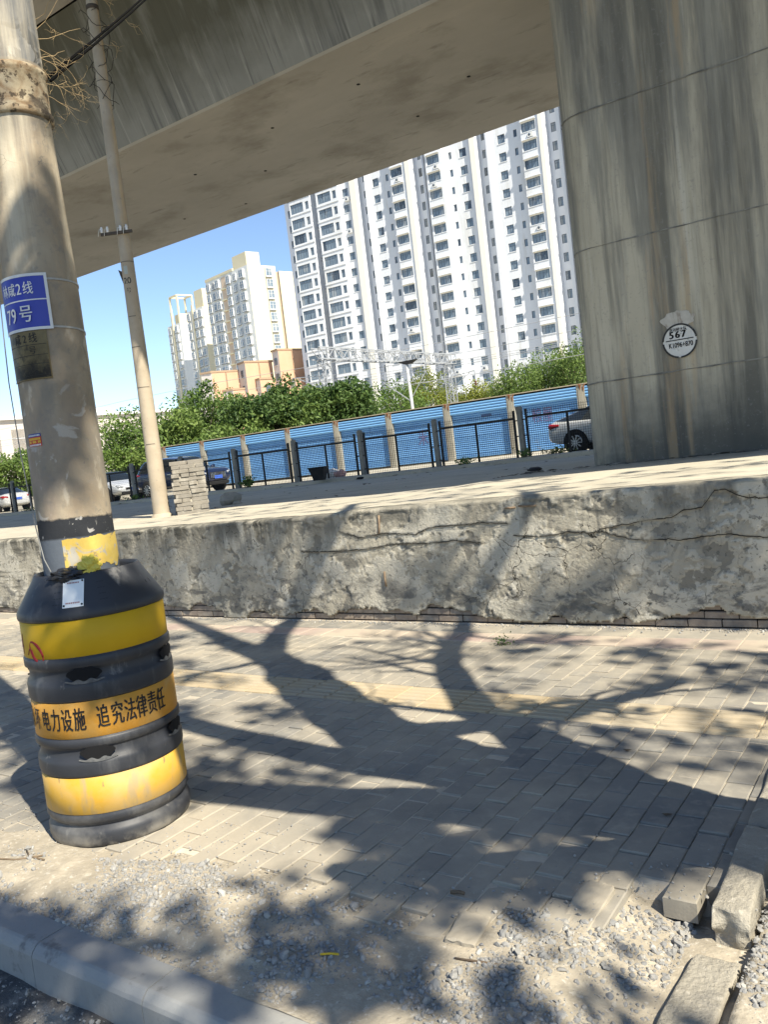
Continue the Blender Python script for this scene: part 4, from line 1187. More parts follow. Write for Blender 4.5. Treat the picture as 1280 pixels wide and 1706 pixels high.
# ---------------------------------------------------------------- parked cars
M_tyre = mat('tyre rubber', (.015, .015, .015), rough=.9)
M_rim = mat('alloy wheel', (.45, .46, .47), rough=.35, metal=.8)
M_glass = mat('dark car glass', (.015, .02, .024), rough=.06, spec=.8)
M_chrome = mat('chrome trim', (.6, .6, .6), rough=.2, metal=.9)
M_plateb = mat('blue number plate', (.05, .12, .5), rough=.5)
M_lampw = mat('headlamp glass', (.35, .37, .4), rough=.1, spec=.8)
M_lampr = mat('red tail lamp', (.35, .01, .012), rough=.15, spec=.7)
def car(label, cat, loc, rz, paint, sc=.8, suv=False, hatch=False, wheels='m'):
    t = thing('parked_car', label, cat, loc, rz, 'cars parked behind the fence')
    t.scale = (sc, sc, sc)
    L, W = (4.6, .92)
    up = .16 if suv else 0
    zr = 1.66 if suv else 1.46
    # station: x, bottom, belt, roof, half width factor, roof half width factor
    if suv:
        st = [(-2.30, .50, .86, .86, .78, .7), (-2.24, .40, 1.02, 1.06, .9, .76), (-2.05, .36, 1.10, 1.48, .96, .72), (-1.7, .32, 1.10, 1.63, .99, .76), (-.8, .30, 1.08, 1.69, 1, .78), (.0, .30, 1.06, 1.68, 1, .78), (.45, .30, 1.05, 1.60, 1, .76), (1.05, .30, 1.04, 1.10, 1, .80), (1.5, .32, 1.03, 1.06, .98, .78), (2.05, .36, .98, 1.00, .93, .74), (2.26, .42, .88, .90, .84, .66), (2.32, .52, .72, .74, .76, .6)]
    else:
        st = [(-2.32, .46, .72, .74, .72, .62), (-2.24, .36, .93, .97, .86, .70), (-2.0, .30, 1.00, 1.06, .93, .72), (-1.55, .27, .98, 1.20, .98, .68), (-.95, .25, .96, 1.40, 1, .70), (-.3, .24, .94, 1.46, 1, .72), (.3, .24, .92, 1.43, 1, .71), (.75, .24, .91, 1.28, 1, .70), (1.2, .24, .90, .99, 1, .76), (1.6, .26, .86, .90, .98, .76), (2.05, .30, .76, .79, .92, .70), (2.28, .38, .64, .66, .82, .6), (2.33, .46, .56, .58, .74, .5)]
    body, gl = MB(), MB()
    def ring(s_):
        x, zb, zl, zt, f, fr = s_
        w_ = W*f; wr = W*fr
        h = []
        h += [(0, zb), (w_*.80, zb), (w_*.97, zb+.10), (w_*1.0, lerp(zb, zl, .55)), (w_*.985, zl-.05), (w_*.95, zl), (wr*1.02, zt-.05 if zt-zl > .1 else lerp(zl, zt, .6)), (wr*.86, zt-.005), (0, zt+.012)]
        return [(x, -y, z) for y, z in h]+[(x, y, z) for y, z in h[::-1]][1:-1]
    rings = [ring(s_) for s_ in st]
    n = len(rings[0])
    for i in range(len(st)-1):
        a, b = st[i], st[i+1]
        for k in range(n):
            j = (k+1) % n
            q = [rings[i][k], rings[i][j], rings[i+1][j], rings[i+1][k]]
            seg = k if k < 8 else 15-k
            tall = min(a[3]-a[2], b[3]-b[2]) > .12
            steep = abs(a[3]-b[3]) > .10
            if seg == 5 and (tall or (max(a[3]-a[2], b[3]-b[2]) > .2 and steep)):
                gl.add(q, [(0, 1, 2, 3)], 0, True)
            elif seg in (6, 7) and steep and max(a[3]-a[2], b[3]-b[2]) > .15:
                gl.add(q, [(0, 1, 2, 3)], 0, True)
            else:
                body.add(q, [(0, 1, 2, 3)], 0, True)
    body.add(rings[0], [tuple(range(n))[::-1]]); body.add(rings[-1], [tuple(range(n))])
    def weld(o, lvl=2):
        bm = bmesh.new(); bm.from_mesh(o.data); bmesh.ops.remove_doubles(bm, verts=bm.verts, dist=.001); bmesh.ops.recalc_face_normals(bm, faces=bm.faces); bm.to_mesh(o.data); bm.free()
        s_ = o.modifiers.new('sub', 'SUBSURF'); s_.levels = 1; s_.render_levels = lvl
        return o
    bo = weld(body.build('body', paint, t, fix=False)); go = weld(gl.build('window', M_glass, t, fix=False))
    wr = .345 if suv else .325
    for sx in (-1.36, 1.38):
        for sy in (-1, 1):
            y = sy*W*.93
            mb = MB(); mb.tube([(sx, sy*W*.80, wr+.02), (sx, sy*(W*.992), wr+.02)], wr+.055, 24); mb.build('wheel_arch', M_tyre, t)
            mb = MB()
            mb.tube([(0, -.10, 0), (0, -.085, 0), (0, .085, 0), (0, .10, 0)], [wr*.9, wr, wr, wr*.9], 28)
            wo = mb.build('wheel', M_tyre, t); wo.location = (sx, sy*(W*.93), wr)
            mb = MB()
            for k in range(10):
                a = 2*math.pi*k/10
                mb.bar((0, sy*.108, 0), (wr*.66*math.cos(a), sy*.104, wr*.66*math.sin(a)), .035, .02, up=(0, 1, 0))
            pts = [(wr*.68*math.cos(2*math.pi*k/24), sy*.10, wr*.68*math.sin(2*math.pi*k/24)) for k in range(25)]
            mb.tube(pts, .02, 6)
            mb.build('rim', M_rim, wo)
    xf = st[-1][0]
    for sy in (-1, 1):
        mb = MB(); zc = .78 if suv else .66
        mb.tube([(xf-.30, sy*W*.82, zc+.04), (xf-.12, sy*W*.76, zc+.02), (xf-.035, sy*W*.58, zc-.01)], [.05, .085, .045], 10); mb.build('headlight', M_lampw, t)
        mb = MB(); zc = 1.0 if suv else .86
        xr = st[0][0]
        mb.tube([(xr+.46, sy*W*.93, zc+.03), (xr+.16, sy*W*.86, zc+.01), (xr+.045, sy*W*.60, zc-.02)], [.03, .085, .05], 10); mb.build('tail_light', M_lampr, t)
        mb = MB(); mb.tube([(.95, sy*W*.93, .98+up*.6), (.95, sy*W*1.13, 1.02+up*.6)], [.05, .085], 10); mb.build('mirror', paint, t)
        for x in (-.75, .25):
            mb = MB(); mb.bar((x-.1, sy*W*1.0, .84+up*.6), (x+.1, sy*W*1.0, .84+up*.6), .03); mb.build('door_handle', M_chrome if suv else paint, t)
    mb = MB(); g0, g1 = (.56, .82) if suv else (.5, .62)
    mb.box(xf-.05, xf+.012, -W*.46, W*.46, g0, g1); gr = bevel(mb.build('grille', M_tyre, t), .03)
    mb = MB()
    for k in range(11 if suv else 5):
        y = -W*.43+W*.86*k/(10 if suv else 4)
        mb.bar((xf+.016, y, g0+.02), (xf+.016, y, g1-.02), .025)
    mb.build('grille_bar', M_chrome, gr)
    for x, z in ((xf+.024, g0-.02), (st[0][0]-.012, .66)):
        mb = MB(); mb.box(x-.012, x+.012, -.22, .22, z, z+.14); mb.build('number_plate', M_plateb, t)
    mb = MB(); mb.box(xf-.12, xf+.0, -W*.66, W*.66, .28, .44); bevel(mb.build('bumper_trim', M_tyre, t), .04)
    return t
M_pw = mat('white car paint', (.50, .51, .51), (.54, .55, .55), 3, .3, coat=.6)
M_ps = mat('silver car paint', (.50, .52, .54), (.54, .56, .58), 3, .28, coat=.6)
M_pb = mat('dark blue car paint', (.010, .016, .045), (.012, .02, .055), 3, .25, coat=.7)
M_pk = mat('black car paint', (.012, .012, .014), (.016, .016, .018), 3, .25, coat=.7)
car('white saloon seen from its red tail lamp, half hidden by the bridge pier', 'car', (-6.28, 19.75, 1.0), 0, M_pw)
car('dark blue off-roader with chrome grille between slim pole and brick pillar', 'car', (-22.35, 20.15, .93), R(-3), M_pb, .80, suv=True)
car('silver saloon facing right between the two utility poles', 'car', (-27.3, 20.9, .91), R(-12), M_ps)
car('pale blue grey saloon standing nose out behind the silver saloon', 'car', (-30.2, 22.9, .91), R(-16), M_ps)
car('white hatchback at the far left edge behind the fence', 'car', (-37.6, 22.4, .88), R(172), M_pw)
car('white off-roader with black grille next to the thick pole at far left', 'car', (-37.2, 25.2, .88), R(-28), M_pw, .8, suv=True)

# ---------------------------------------------------------------- foliage
def leaf_mat(name, a, b, k=.35):
    m = bpy.data.materials.new(name); m.use_nodes = True
    N = m.node_tree.nodes; L = m.node_tree.links
    p = N['Principled BSDF']; p.inputs['Roughness'].default_value = .55; p.inputs['Specular IOR Level'].default_value = .35
    at = N.new('ShaderNodeAttribute'); at.attribute_name = 'tint'
    mx = N.new('ShaderNodeMix'); mx.data_type = 'RGBA'; mx.inputs[6].default_value = (*a, 1); mx.inputs[7].default_value = (*b, 1)
    L.new(at.outputs['Fac'], mx.inputs[0]); L.new(mx.outputs[2], p.inputs['Base Color'])
    tr = N.new('ShaderNodeBsdfTranslucent'); L.new(mx.outputs[2], tr.inputs['Color'])
    ms = N.new('ShaderNodeMixShader'); ms.inputs[0].default_value = k
    L.new(p.outputs[0], ms.inputs[1]); L.new(tr.outputs[0], ms.inputs[2]); L.new(ms.outputs[0], N['Material Output'].inputs['Surface'])
    return m
M_bark = mat('rough bark', (.10, .085, .065), (.18, .15, .115), 8, .95, .8, 30, stretch=(1, 1, .3), bdist=.02)
def add_leaf(mb, p, s_, tint, r=rnd):
    n = Vector((r.gauss(0, 1), r.gauss(0, 1), r.gauss(.5, 1))).normalized()
    a = n.orthogonal().normalized(); a.rotate(Matrix.Rotation(r.uniform(0, 6.28), 3, n)); b = n.cross(a)
    mb.add([p-a*s_*.5, p-b*s_*.3+a*s_*.05+n*s_*.08, p+a*s_*.55-n*s_*.05, p+b*s_*.3+a*s_*.05+n*s_*.08], [(0, 1, 2, 3)], 0, False, tint)
LEAFM = [leaf_mat('mid green leaves', (.06, .115, .022), (.19, .28, .06)), leaf_mat('deep green leaves', (.035, .08, .02), (.13, .20, .05)), leaf_mat('yellow green leaves', (.12, .155, .022), (.28, .30, .05)), leaf_mat('fresh green leaves', (.075, .135, .03), (.21, .29, .07))]
def tree(name, label, loc, h, r, kind, leaves=3200, ls=.2, droop=0, seed=1, squash=1.0):
    t = thing(name, label, 'tree', loc, 0, 'trees behind the garages')
    q = random.Random(seed)
    mb = MB()
    tb = h*.35
    mb.tube([(0, 0, -.3), (.05, 0, tb*.5), (0, .05, tb), (.03, 0, h*.6)], [r*.10+.05, r*.08+.04, r*.07+.03, .04], 8)
    cl = []
    lean = (q.uniform(-.3, .3), q.uniform(-.2, .2))
    for k in range(30+int(q.random()*14)):
        u = Vector((q.gauss(0, 1), q.gauss(0, 1), q.gauss(.15, .8))).normalized()*q.uniform(.45, 1)**.6
        c = Vector((u.x*r*.86+lean[0], u.y*r*.86+lean[1], h-r*squash*1.02+u.z*r*(.86+.3*mn.noise(Vector((u.x*2, u.y*2, seed*1.7))))*squash))
        if c.z < tb*.7: c.z = tb*.7+q.random()*.5
        cl.append((c, r*q.uniform(.20, .46), q.gauss(0, .17)))
    for c, cr, _ in cl[:12]:
        mb.tube([(0, 0, tb*.8), tuple(Vector((0, 0, tb))*.5+c*.5), tuple(c)], [.06, .04, .015], 5)
    mb.build('trunk', M_bark, t)
    mb = MB()
    for i in range(leaves):
        c, cr, tn = cl[int(q.random()*len(cl))]
        u = Vector((q.gauss(0, 1), q.gauss(0, 1), q.gauss(0, 1))).normalized()*(q.random()**.4)
        p = c+Vector((u.x*cr*1.25, u.y*cr*1.25, u.z*cr*(1.0+droop)-droop*cr*.4))
        add_leaf(mb, p, ls*q.uniform(.6, 1.3), max(0.01, min(1, q.gauss(.45, .2)+tn+.1*u.z)), q)
    mb.build('crown', LEAFM[kind], t, fix=False)
TREES = [
 ('broadleaf_tree', 'low pale green tree at the far left edge beside the thick pole', (-51.4, 31.8), 4.2, 2.6, 3, 0),
 ('broadleaf_tree', 'mid green rounded tree just right of the thick pole, before the white flats', (-41.2, 33.6), 4.7, 2.3, 0, 0),
 ('broadleaf_tree', 'low bushy tree directly behind the slim utility pole', (-36.5, 32.6), 4.2, 2.1, 3, 0),
 ('broadleaf_tree', 'dense mid green tree rising right of the slim utility pole', (-37.8, 36.2), 5.6, 2.6, 0, 0),
 ('broadleaf_tree', 'low light green bushy tree over the leftmost blue garage', (-32.0, 33.2), 3.8, 2.2, 3, 0),
 ('broadleaf_tree', 'dark green spreading tree behind the second blue garage from the left', (-33.0, 35.4), 4.8, 2.4, 1, 0),
 ('broadleaf_tree', 'dark leafy tree in front of the salmon pink buildings', (-30.1, 35.4), 4.9, 2.2, 1, 0),
 ('broadleaf_tree', 'yellowish green low tree left of the left lattice mast', (-28.3, 35.4), 4.2, 1.8, 3, 0),
 ('broadleaf_tree', 'glossy dark green tree wrapping the left lattice mast', (-26.6, 36.3), 5.0, 1.9, 1, 0),
 ('broadleaf_tree', 'full dark tree under the middle of the lattice beam', (-34.6, 52.2), 6.3, 3.1, 0, 0),
 ('broadleaf_tree', 'yellow green tree between the railway pole and the right lattice mast', (-39.1, 66.2), 7.3, 3.1, 2, 0),
 ('broadleaf_tree', 'low yellow shrub like tree right of the right lattice mast', (-35.7, 65.9), 5.6, 2.9, 2, 0),
 ('broadleaf_tree', 'yellow tinged low tree before the white tower block', (-32.2, 63.4), 5.4, 2.6, 2, 0),
 ('willow_tree', 'fresh green feathery tree left of the leaning timber pole', (-21.8, 47.6), 4.9, 1.9, 3, .6),
 ('willow_tree', 'tall feathery tree beside the leaning timber pole', (-20.6, 50.5), 5.6, 2.0, 3, .6),
 ('willow_tree', 'feathery green tree closest to the bridge pier', (-18.2, 48.6), 5.7, 2.2, 3, .6),
 ('willow_tree', 'feathery tree mostly hidden behind the bridge pier', (-14.0, 47.5), 5.4, 2.3, 3, .6),
]
for i, (nm, lab, (x, y), h, r, kd, dr) in enumerate(TREES):
    tree(nm, lab, (x, y, .85), h+(.1 if i in (0, 11, 12) else .15+.5*((i*5) % 4)/3), r*(.92+.2*((i*7) % 5)/4), kd, 8500, (.20, .24, .19, .21)[kd] if not dr else .15, dr, 20+i)

# ---------------------------------------------------------------- railway gantry, poles, wires
M_galv = mat('galvanised steel', (.33, .34, .35), (.42, .43, .44), 6, .5, metal=.3)
def lattice(mb, a, b, w, h, nseg, r=.035):
    a, b = Vector(a), Vector(b)
    d = (b-a).normalized()
    up = Vector((0, 0, 1)) if abs(d.z) < .9 else Vector((1, 0, 0))
    x = d.cross(up).normalized(); y = x.cross(d).normalized()
    L_ = (b-a).length
    P = lambda s_, i, j: a+d*s_+x*(i*w/2)+y*(j*h/2)
    for i in (-1, 1):
        for j in (-1, 1): mb.bar(P(0, i, j), P(L_, i, j), r*1.6)
    for k in range(nseg):
        s0, s1 = L_*k/nseg, L_*(k+1)/nseg
        f = 1 if k % 2 else -1
        for i in (-1, 1): mb.bar(P(s0, i, -f), P(s1, i, f), r)
        for j in (-1, 1): mb.bar(P(s0, -f, j), P(s1, f, j), r)
        for i in (-1, 1): mb.bar(P(s1, i, -1), P(s1, i, 1), r)
def railway():
    t = thing('railway_gantry', 'galvanised lattice portal spanning the railway above the trees', 'gantry', (-33.9, 43.8, .8))
    mb = MB(); lattice(mb, (0, -.5, 7.75), (.35, 17.2, 7.75), .7, .75, 22, .045); mb.build('beam', M_galv, t)
    for x, y in ((0, .3), (.3, 16.6)):
        mb = MB(); lattice(mb, (x, y, 0), (x, y, 7.4), .62, .62, 11, .04); mb.build('mast', M_galv, t)
    mi = mat('brown insulator', (.12, .05, .03), rough=.3)
    for (x, y, dx) in ((0, 0, -2.6), (.3, 16.6, 2.3)):
        mb = MB(); mb.bar((x, y, 6.3), (x+dx, y, 6.5), .06); mb.bar((x, y, 5.3), (x+dx*.8, y, 6.4), .05); mb.bar((x+dx, y, 6.5), (x+dx, y, 5.6), .05); mb.build('bracket_arm', M_galv, t)
        mb = MB(); mb.lathe([(.03, 5.3), (.12, 5.32), (.05, 5.4), (.12, 5.45), (.05, 5.55), (.12, 5.6), (.03, 5.7)], 8, cx=x+dx, cy=y); mb.build('insulator', mi, t)
    t = thing('railway_pole', 'short grey railway mast with bracket arms and a dark cap under the lattice beam', 'pole', (-30.35, 48.9, .8))
    mb = MB(); mb.tube([(0, 0, 0), (-.1, 0, 6.7)], [.14, .10], 10); mb.build('shaft', mat('grey mast', (.42, .42, .41), (.5, .5, .48), 9, .7), t)
    mb = MB(); mb.prism([(-.75, 6.85), (.75, 6.85), (.25, 6.62), (-.25, 6.62)], -.15, .15, 'y'); mb.build('cap', M_fblk, t)
    mb = MB(); mb.bar((0, 0, 4.0), (-1.9, -.4, 5.6), .06); mb.bar((-1.9, -.4, 5.6), (.3, 0, 5.4), .05); mb.bar((0, 0, 4.3), (1.3, .2, 6.0), .05); mb.build('bracket_arm', M_galv, t)
    t = thing('timber_pole', 'pale timber pole with a slanting brace in front of the white tower block', 'pole', (-22.0, 55.9, .8))
    mw = mat('bleached timber', (.5, .45, .37), (.6, .55, .46), 7, .9)
    mb = MB(); mb.tube([(0, 0, 0), (-.05, 0, 6.9)], [.13, .09], 8); mb.build('shaft', mw, t)
    mb = MB(); mb.bar((-.05, 0, 6.6), (-1.0, -1.2, 3.2), .09); mb.build('brace', mw, t)
    mb = MB(); mb.bar((-.7, -.1, 6.6), (.6, .1, 6.62), .08); mb.build('crossarm', M_fblk, t)
    mwire = mat('aluminium wire', (.35, .36, .37), rough=.5)
    for k, (y, z, z2) in enumerate(((44.2, 7.6, 7.4), (47.5, 6.4, 6.2), (51.5, 7.3, 7.6), (55.5, 6.0, 6.4), (60.4, 7.9, 8.0), (55.9, 7.3, 7.3), (46, 5.4, 5.4))):
        mb = MB()
        pts = [(-95+10*j, y, z+.8-.25*math.sin(math.pi*((-95+10*j) % 50)/50)*2+(z2-z)*j/11) for j in range(12)]
        mb.tube(pts, .016, 4, cap=False)
        tag(mb.build('overhead_wire', mwire), 'thin overhead railway wire strung along the tracks behind the garages', 'wire', 'overhead wires along the railway')
railway()

# ---------------------------------------------------------------- weeds at the fence and by the wall
def weed(label, loc, h, r, n, m, seed, cat='weeds', lsz=.05):
    q = random.Random(seed)
    t = thing('weed_clump', label, cat, loc)
    a, b = MB(), MB()
    for k in range(n):
        an = q.uniform(0, 6.28); l = h*q.uniform(.5, 1); sp = r*q.random()
        p1 = Vector((math.cos(an)*sp*.4, math.sin(an)*sp*.4, l*.6)); p2 = Vector((math.cos(an)*sp, math.sin(an)*sp, l))
        a.tube([(0, 0, 0), p1, p2], [.006, .005, .002], 4, cap=False)
        for j in range(9):
            s_ = q.random()
            add_leaf(b, p1.lerp(p2, s_)+Vector((q.gauss(0, .03), q.gauss(0, .03), q.gauss(0, .03))), lsz*q.uniform(.6, 1.4), q.random(), q)
    a.build('stem', M_bark, t); b.build('leaves', m, t, fix=False)
weed('bushy grey green weed at a fence post right of the brick pillar', (-16.0, 16.75, .96), .42, .35, 26, LEAFM[0], 1, lsz=.07)
weed('thin dry weed at the fence foot below the middle shutters', (-9.2, 16.8, 1.0), .22, .4, 18, LEAFM[3], 2)
weed('straggly weed at the fence foot left of the white saloon', (-7.7, 16.8, 1.0), .3, .3, 18, LEAFM[3], 3)
weed('low dry weeds before the rear wheel of the white saloon', (-7.2, 17.4, 1.02), .22, .45, 22, LEAFM[2], 4)
weed('weeds at the fence foot between the two utility poles', (-20.9, 16.8, .93), .3, .5, 22, LEAFM[0], 5)
weed('weeds at the fence foot at the far left beside the thick pole', (-26.4, 16.8, .9), .26, .5, 20, LEAFM[1], 6)
weed('small flat green sprig lying on the paving near the wall foot', (-2.9, 5.55, .0), .012, .09, 12, LEAFM[1], 7, cat='sprig', lsz=.02)

# ---------------------------------------------------------------- tower blocks
M_wwhite = mat('white facade paint', (.61, .63, .66), (.67, .685, .705), .12, .9, layers=[dict(c=(.55, .545, .52), scale=.25, st=(1, 1, .3), lo=.54, hi=.68, k=.6), dict(c=(.46, .45, .41), scale=.9, st=(1, 1, .12), lo=.58, hi=.72, k=.5), dict(c=(.42, .41, .38), scale=4, st=(1, 1, .2), lo=.62, hi=.72, k=.35)])
M_wcream = mat('cream pilaster paint', (.72, .69, .60), (.75, .72, .64), .2, .9)
M_wgrey = mat('pale grey recess paint', (.66, .675, .71), (.70, .71, .73), .2, .9)
M_wframe = mat('blue grey window frame', (.10, .125, .16), rough=.5)
M_wglass = mat('facade window glass', (.13, .175, .215), (.20, .245, .28), .9, .15, spec=1, layers=[dict(c=(.34, .35, .34), scale=.8, st=(1, 1, .2), lo=.54, hi=.60, k=.8), dict(c=(.02, .025, .03), scale=.7, st=(1, 1, .2), lo=.58, hi=.62, k=.8, seed=5)], rnd_obj=.5)  # glass, frames and recesses kept pale: distance haze put into the colour
M_ac = mat('white appliance casing', (.62, .62, .60), rough=.6)
def window_mesh(name, w, h, nv, tr=.3, sill=True, hood=0, fm=None, gm=None, wm=None, thin=.05):
    mb = MB()
    mb.add([(-w/2, .10, -h/2), (w/2, .10, -h/2), (w/2, .10, h/2), (-w/2, .10, h/2)], [(0, 1, 2, 3)], 1)
    for x in (-w/2+thin/2, w/2-thin/2): mb.box(x-thin/2, x+thin/2, .04, .11, -h/2, h/2, 0)
    for z in (-h/2+thin/2, h/2-thin/2): mb.box(-w/2+thin, w/2-thin, .04, .11, z-thin/2, z+thin/2, 0)
    for k in range(1, nv+1):
        x = -w/2+w*k/(nv+1)
        mb.box(x-thin/2.6, x+thin/2.6, .05, .11, -h/2+thin, h/2-thin, 0)
    if tr:
        z = h/2-h*tr
        mb.box(-w/2+thin, w/2-thin, .055, .112, z-thin/2.6, z+thin/2.6, 0)
    if sill: mb.box(-w/2-.08, w/2+.08, -.12, .02, -h/2-.11, -h/2-.03, 2)
    if hood:
        mb.box(-w/2-.12, w/2+.12, -hood, .02, h/2+.16, h/2+.27, 2)
        mb.box(-w/2-.04, w/2+.04, -hood*.6, .02, h/2+.08, h/2+.155, 3)
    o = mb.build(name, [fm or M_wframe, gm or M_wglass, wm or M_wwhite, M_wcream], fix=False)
    me = o.data; bpy.data.objects.remove(o)
    return me
def wall_with_holes(mb, x0, x1, y, z0, z1, cols, rows, mi=0, dep=.16):
    """flat wall facing -Y with one window opening per (column, row); cols = (xc, w, h, dz)"""
    cols = sorted(cols)
    x = x0
    Q = lambda a, b, c, d: mb.add([(a, y, c), (b, y, c), (b, y, d), (a, y, d)], [(0, 1, 2, 3)], mi)
    for xc, w_, h, dz in cols:
        Q(x, xc-w_/2, z0, z1)
        z = z0
        for zr in rows:
            a, b = zr+dz-h/2, zr+dz+h/2
            Q(xc-w_/2, xc+w_/2, z, a)
            l, r_ = xc-w_/2, xc+w_/2
            mb.add([(l, y, a), (l, y+dep, a), (l, y+dep, b), (l, y, b), (r_, y, a), (r_, y+dep, a), (r_, y+dep, b), (r_, y, b)], [(0, 1, 2, 3), (4, 7, 6, 5), (0, 4, 5, 1), (3, 2, 6, 7)], mi)
            z = b
        Q(xc-w_/2, xc+w_/2, z, z1)
        x = xc+w_/2
    Q(x, x1, z0, z1)
def white_tower():
    ox = -75.0
    t = thing('tower_block', 'tall white apartment tower with blue grey windows and cream pilasters next to the pier', 'tower block', (ox, 125, 0))
    rows = [48.7+2.82*j for j in range(-16, 6)]
    z0, z1 = 0, 65.2
    W = {'bay_window': (2.27, 1.36, 3, .3), 'casement_window': (1.25, 1.36, 1, .32), 'slit_window': (.55, 1.12, 0, 0), 'stair_window': (.66, 1.3, 1, .3), 'side_window': (.8, 1.4, 1, .3), 'balcony_window': (3.0, 1.75, 4, .28)}
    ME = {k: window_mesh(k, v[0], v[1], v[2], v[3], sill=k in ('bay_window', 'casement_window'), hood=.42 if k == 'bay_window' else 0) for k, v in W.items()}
    SL = [  # x0, x1, y offset, material, [(x, kind, dz)]
        (-101.8, -99.65, 1.0, 2, [(-100.7, 'side_window', -.2)]),
        (-99.65, -94.75, -.2, 0, [(-97.95, 'balcony_window', 0), (-95.5, 'side_window', 0)]),
        (-94.75, -93.05, 1.7, 2, [(-93.75, 'stair_window', -.3)]),
        (-93.05, -87.95, -.5, 0, [(-91.2, 'balcony_window', .1), (-88.85, 'side_window', .1)]),
        (-87.95, -85.5, .2, 0, [(-86.85, 'casement_window', 0)]),
        (-85.5, -84.2, -.25, 1, []),
        (-84.2, -82.4, 1.5, 2, [(-83.35, 'stair_window', -1)]),
        (-82.4, -81.3, .25, 2, []),
        (-81.3, -76.45, .3, 0, [(-80.2, 'casement_window', -.05), (-77.75, 'slit_window', .1)]),
        (-76.45, -73.3, -.75, 0, [(-75.15, 'bay_window', .05)]),
        (-73.3, -72.4, -.95, 1, []),
        (-72.4, -70.55, 1.3, 2, [(-71.5, 'side_window', -.55)]),
        (-70.55, -70.1, .1, 0, []),
        (-70.1, -69.35, 1.6, 2, []),
        (-69.35, -66.2, -.75, 0, [(-67.85, 'bay_window', .05)]),
        (-66.2, -61.2, .3, 0, [(-65.15, 'slit_window', .1), (-62.8, 'casement_window', -.05)]),
        (-61.2, -60.25, -.25, 1, []),
        (-60.25, -58.65, 1.5, 2, [(-59.5, 'stair_window', -1)]),
        (-58.65, -57.15, .25, 2, []),
        (-57.15, -52.0, .3, 0, [(-55.8, 'casement_window', -.05), (-53.35, 'slit_window', .1)]),
        (-52.0, -48.95, -.75, 0, [(-50.65, 'bay_window', .05)]),
        (-48.95, -48.3, -.95, 1, []),
        (-48.3, -46.4, 1.3, 2, [(-47.4, 'side_window', -.55)]),
        (-46.4, -45.9, .1, 0, []), (-45.9, -45.1, 1.6, 2, []),
        (-45.1, -42.0, -.75, 0, [(-43.6, 'bay_window', .05)]), (-42.0, -37, .3, 0, [(-41, 'slit_window', .1), (-38.6, 'casement_window', -.05)]), (-37, -36, -.25, 1, [])]
    mb = MB()
    YB = 16.0
    for x0, x1, y, m_, cols in SL:
        wall_with_holes(mb, x0-ox, x1-ox, y, z0, z1, [(x-ox, W[k][0], W[k][1], dz) for x, k, dz in cols], rows, m_)
    yl = [YB]+[s_[2] for s_ in SL]+[YB]
    xe = [s_[0] for s_ in SL]+[SL[-1][1]]
    for x, ya, yb in zip(xe, yl, yl[1:]):
        side = 0
        mb.add([(x-ox, ya, z0), (x-ox, yb, z0), (x-ox, yb, z1), (x-ox, ya, z1)], [(0, 1, 2, 3)], side)
    mb.add([(SL[0][0]-ox, YB, z0), (SL[-1][1]-ox, YB, z0), (SL[-1][1]-ox, YB, z1), (SL[0][0]-ox, YB, z1)], [(0, 1, 2, 3)])
    for x0, x1, y, m_, cols in SL:
        mb.add([(x0-ox, y, z1), (x1-ox, y, z1), (x1-ox, YB, z1), (x0-ox, YB, z1)], [(0, 1, 2, 3)], 0)
    mb.build('wall', [M_wwhite, M_wcream, M_wgrey], t, fix=False)
    mb = MB()
    mb.box(0, 5.2, -.08, .05, -1.22, -1.12); o = mb.build('balcony_band', M_wwhite, t); bme = o.data; bpy.data.objects.remove(o)
    for x0, y in ((-99.75, -.2), (-93.1, -.5)):
        for z in rows: share('balcony_band', bme, t, (x0-ox, y-.03, z))
    for x0, x1, y, m_, cols in SL:
        for x, k, dz in cols:
            for z in rows:
                if z < 4: continue
                share(k, ME[k], t, (x-ox, y+.05, z+dz))
    mb = MB()
    for x in (-81.75, -70.3, -58.0, -82.2): mb.tube([(x-ox, -.05 if x != -70.3 else -.08, 0), (x-ox, -.05 if x != -70.3 else -.08, z1)], .09, 8)
    mb.build('rain_pipe', M_wwhite, t)
    mb = MB(); mb.box(-.42, .42, -.32, 0, -.3, .3, 0); mb.tube([(-.12, -.325, 0), (-.12, -.335, 0)], .22, 14, 1); mb.box(-.5, .5, -.34, 0, -.36, -.31, 0)
    o = mb.build('air_conditioner', [M_ac, M_wframe], t); me = o.data; bpy.data.objects.remove(o)
    q = random.Random(3)
    for x, y, p in ((-75.0, -.75, .22), (-67.6, -.75, .3), (-50.6, -.75, .25), (-94.0, 1.7, .5), (-86.5, .2, .18), (-62.4, .3, .12)):
        for z in rows:
            if z > 8 and q.random() < p: share('air_conditioner', me, t, (x-ox+q.uniform(-.4, .4), y, z-1.28))
white_tower()

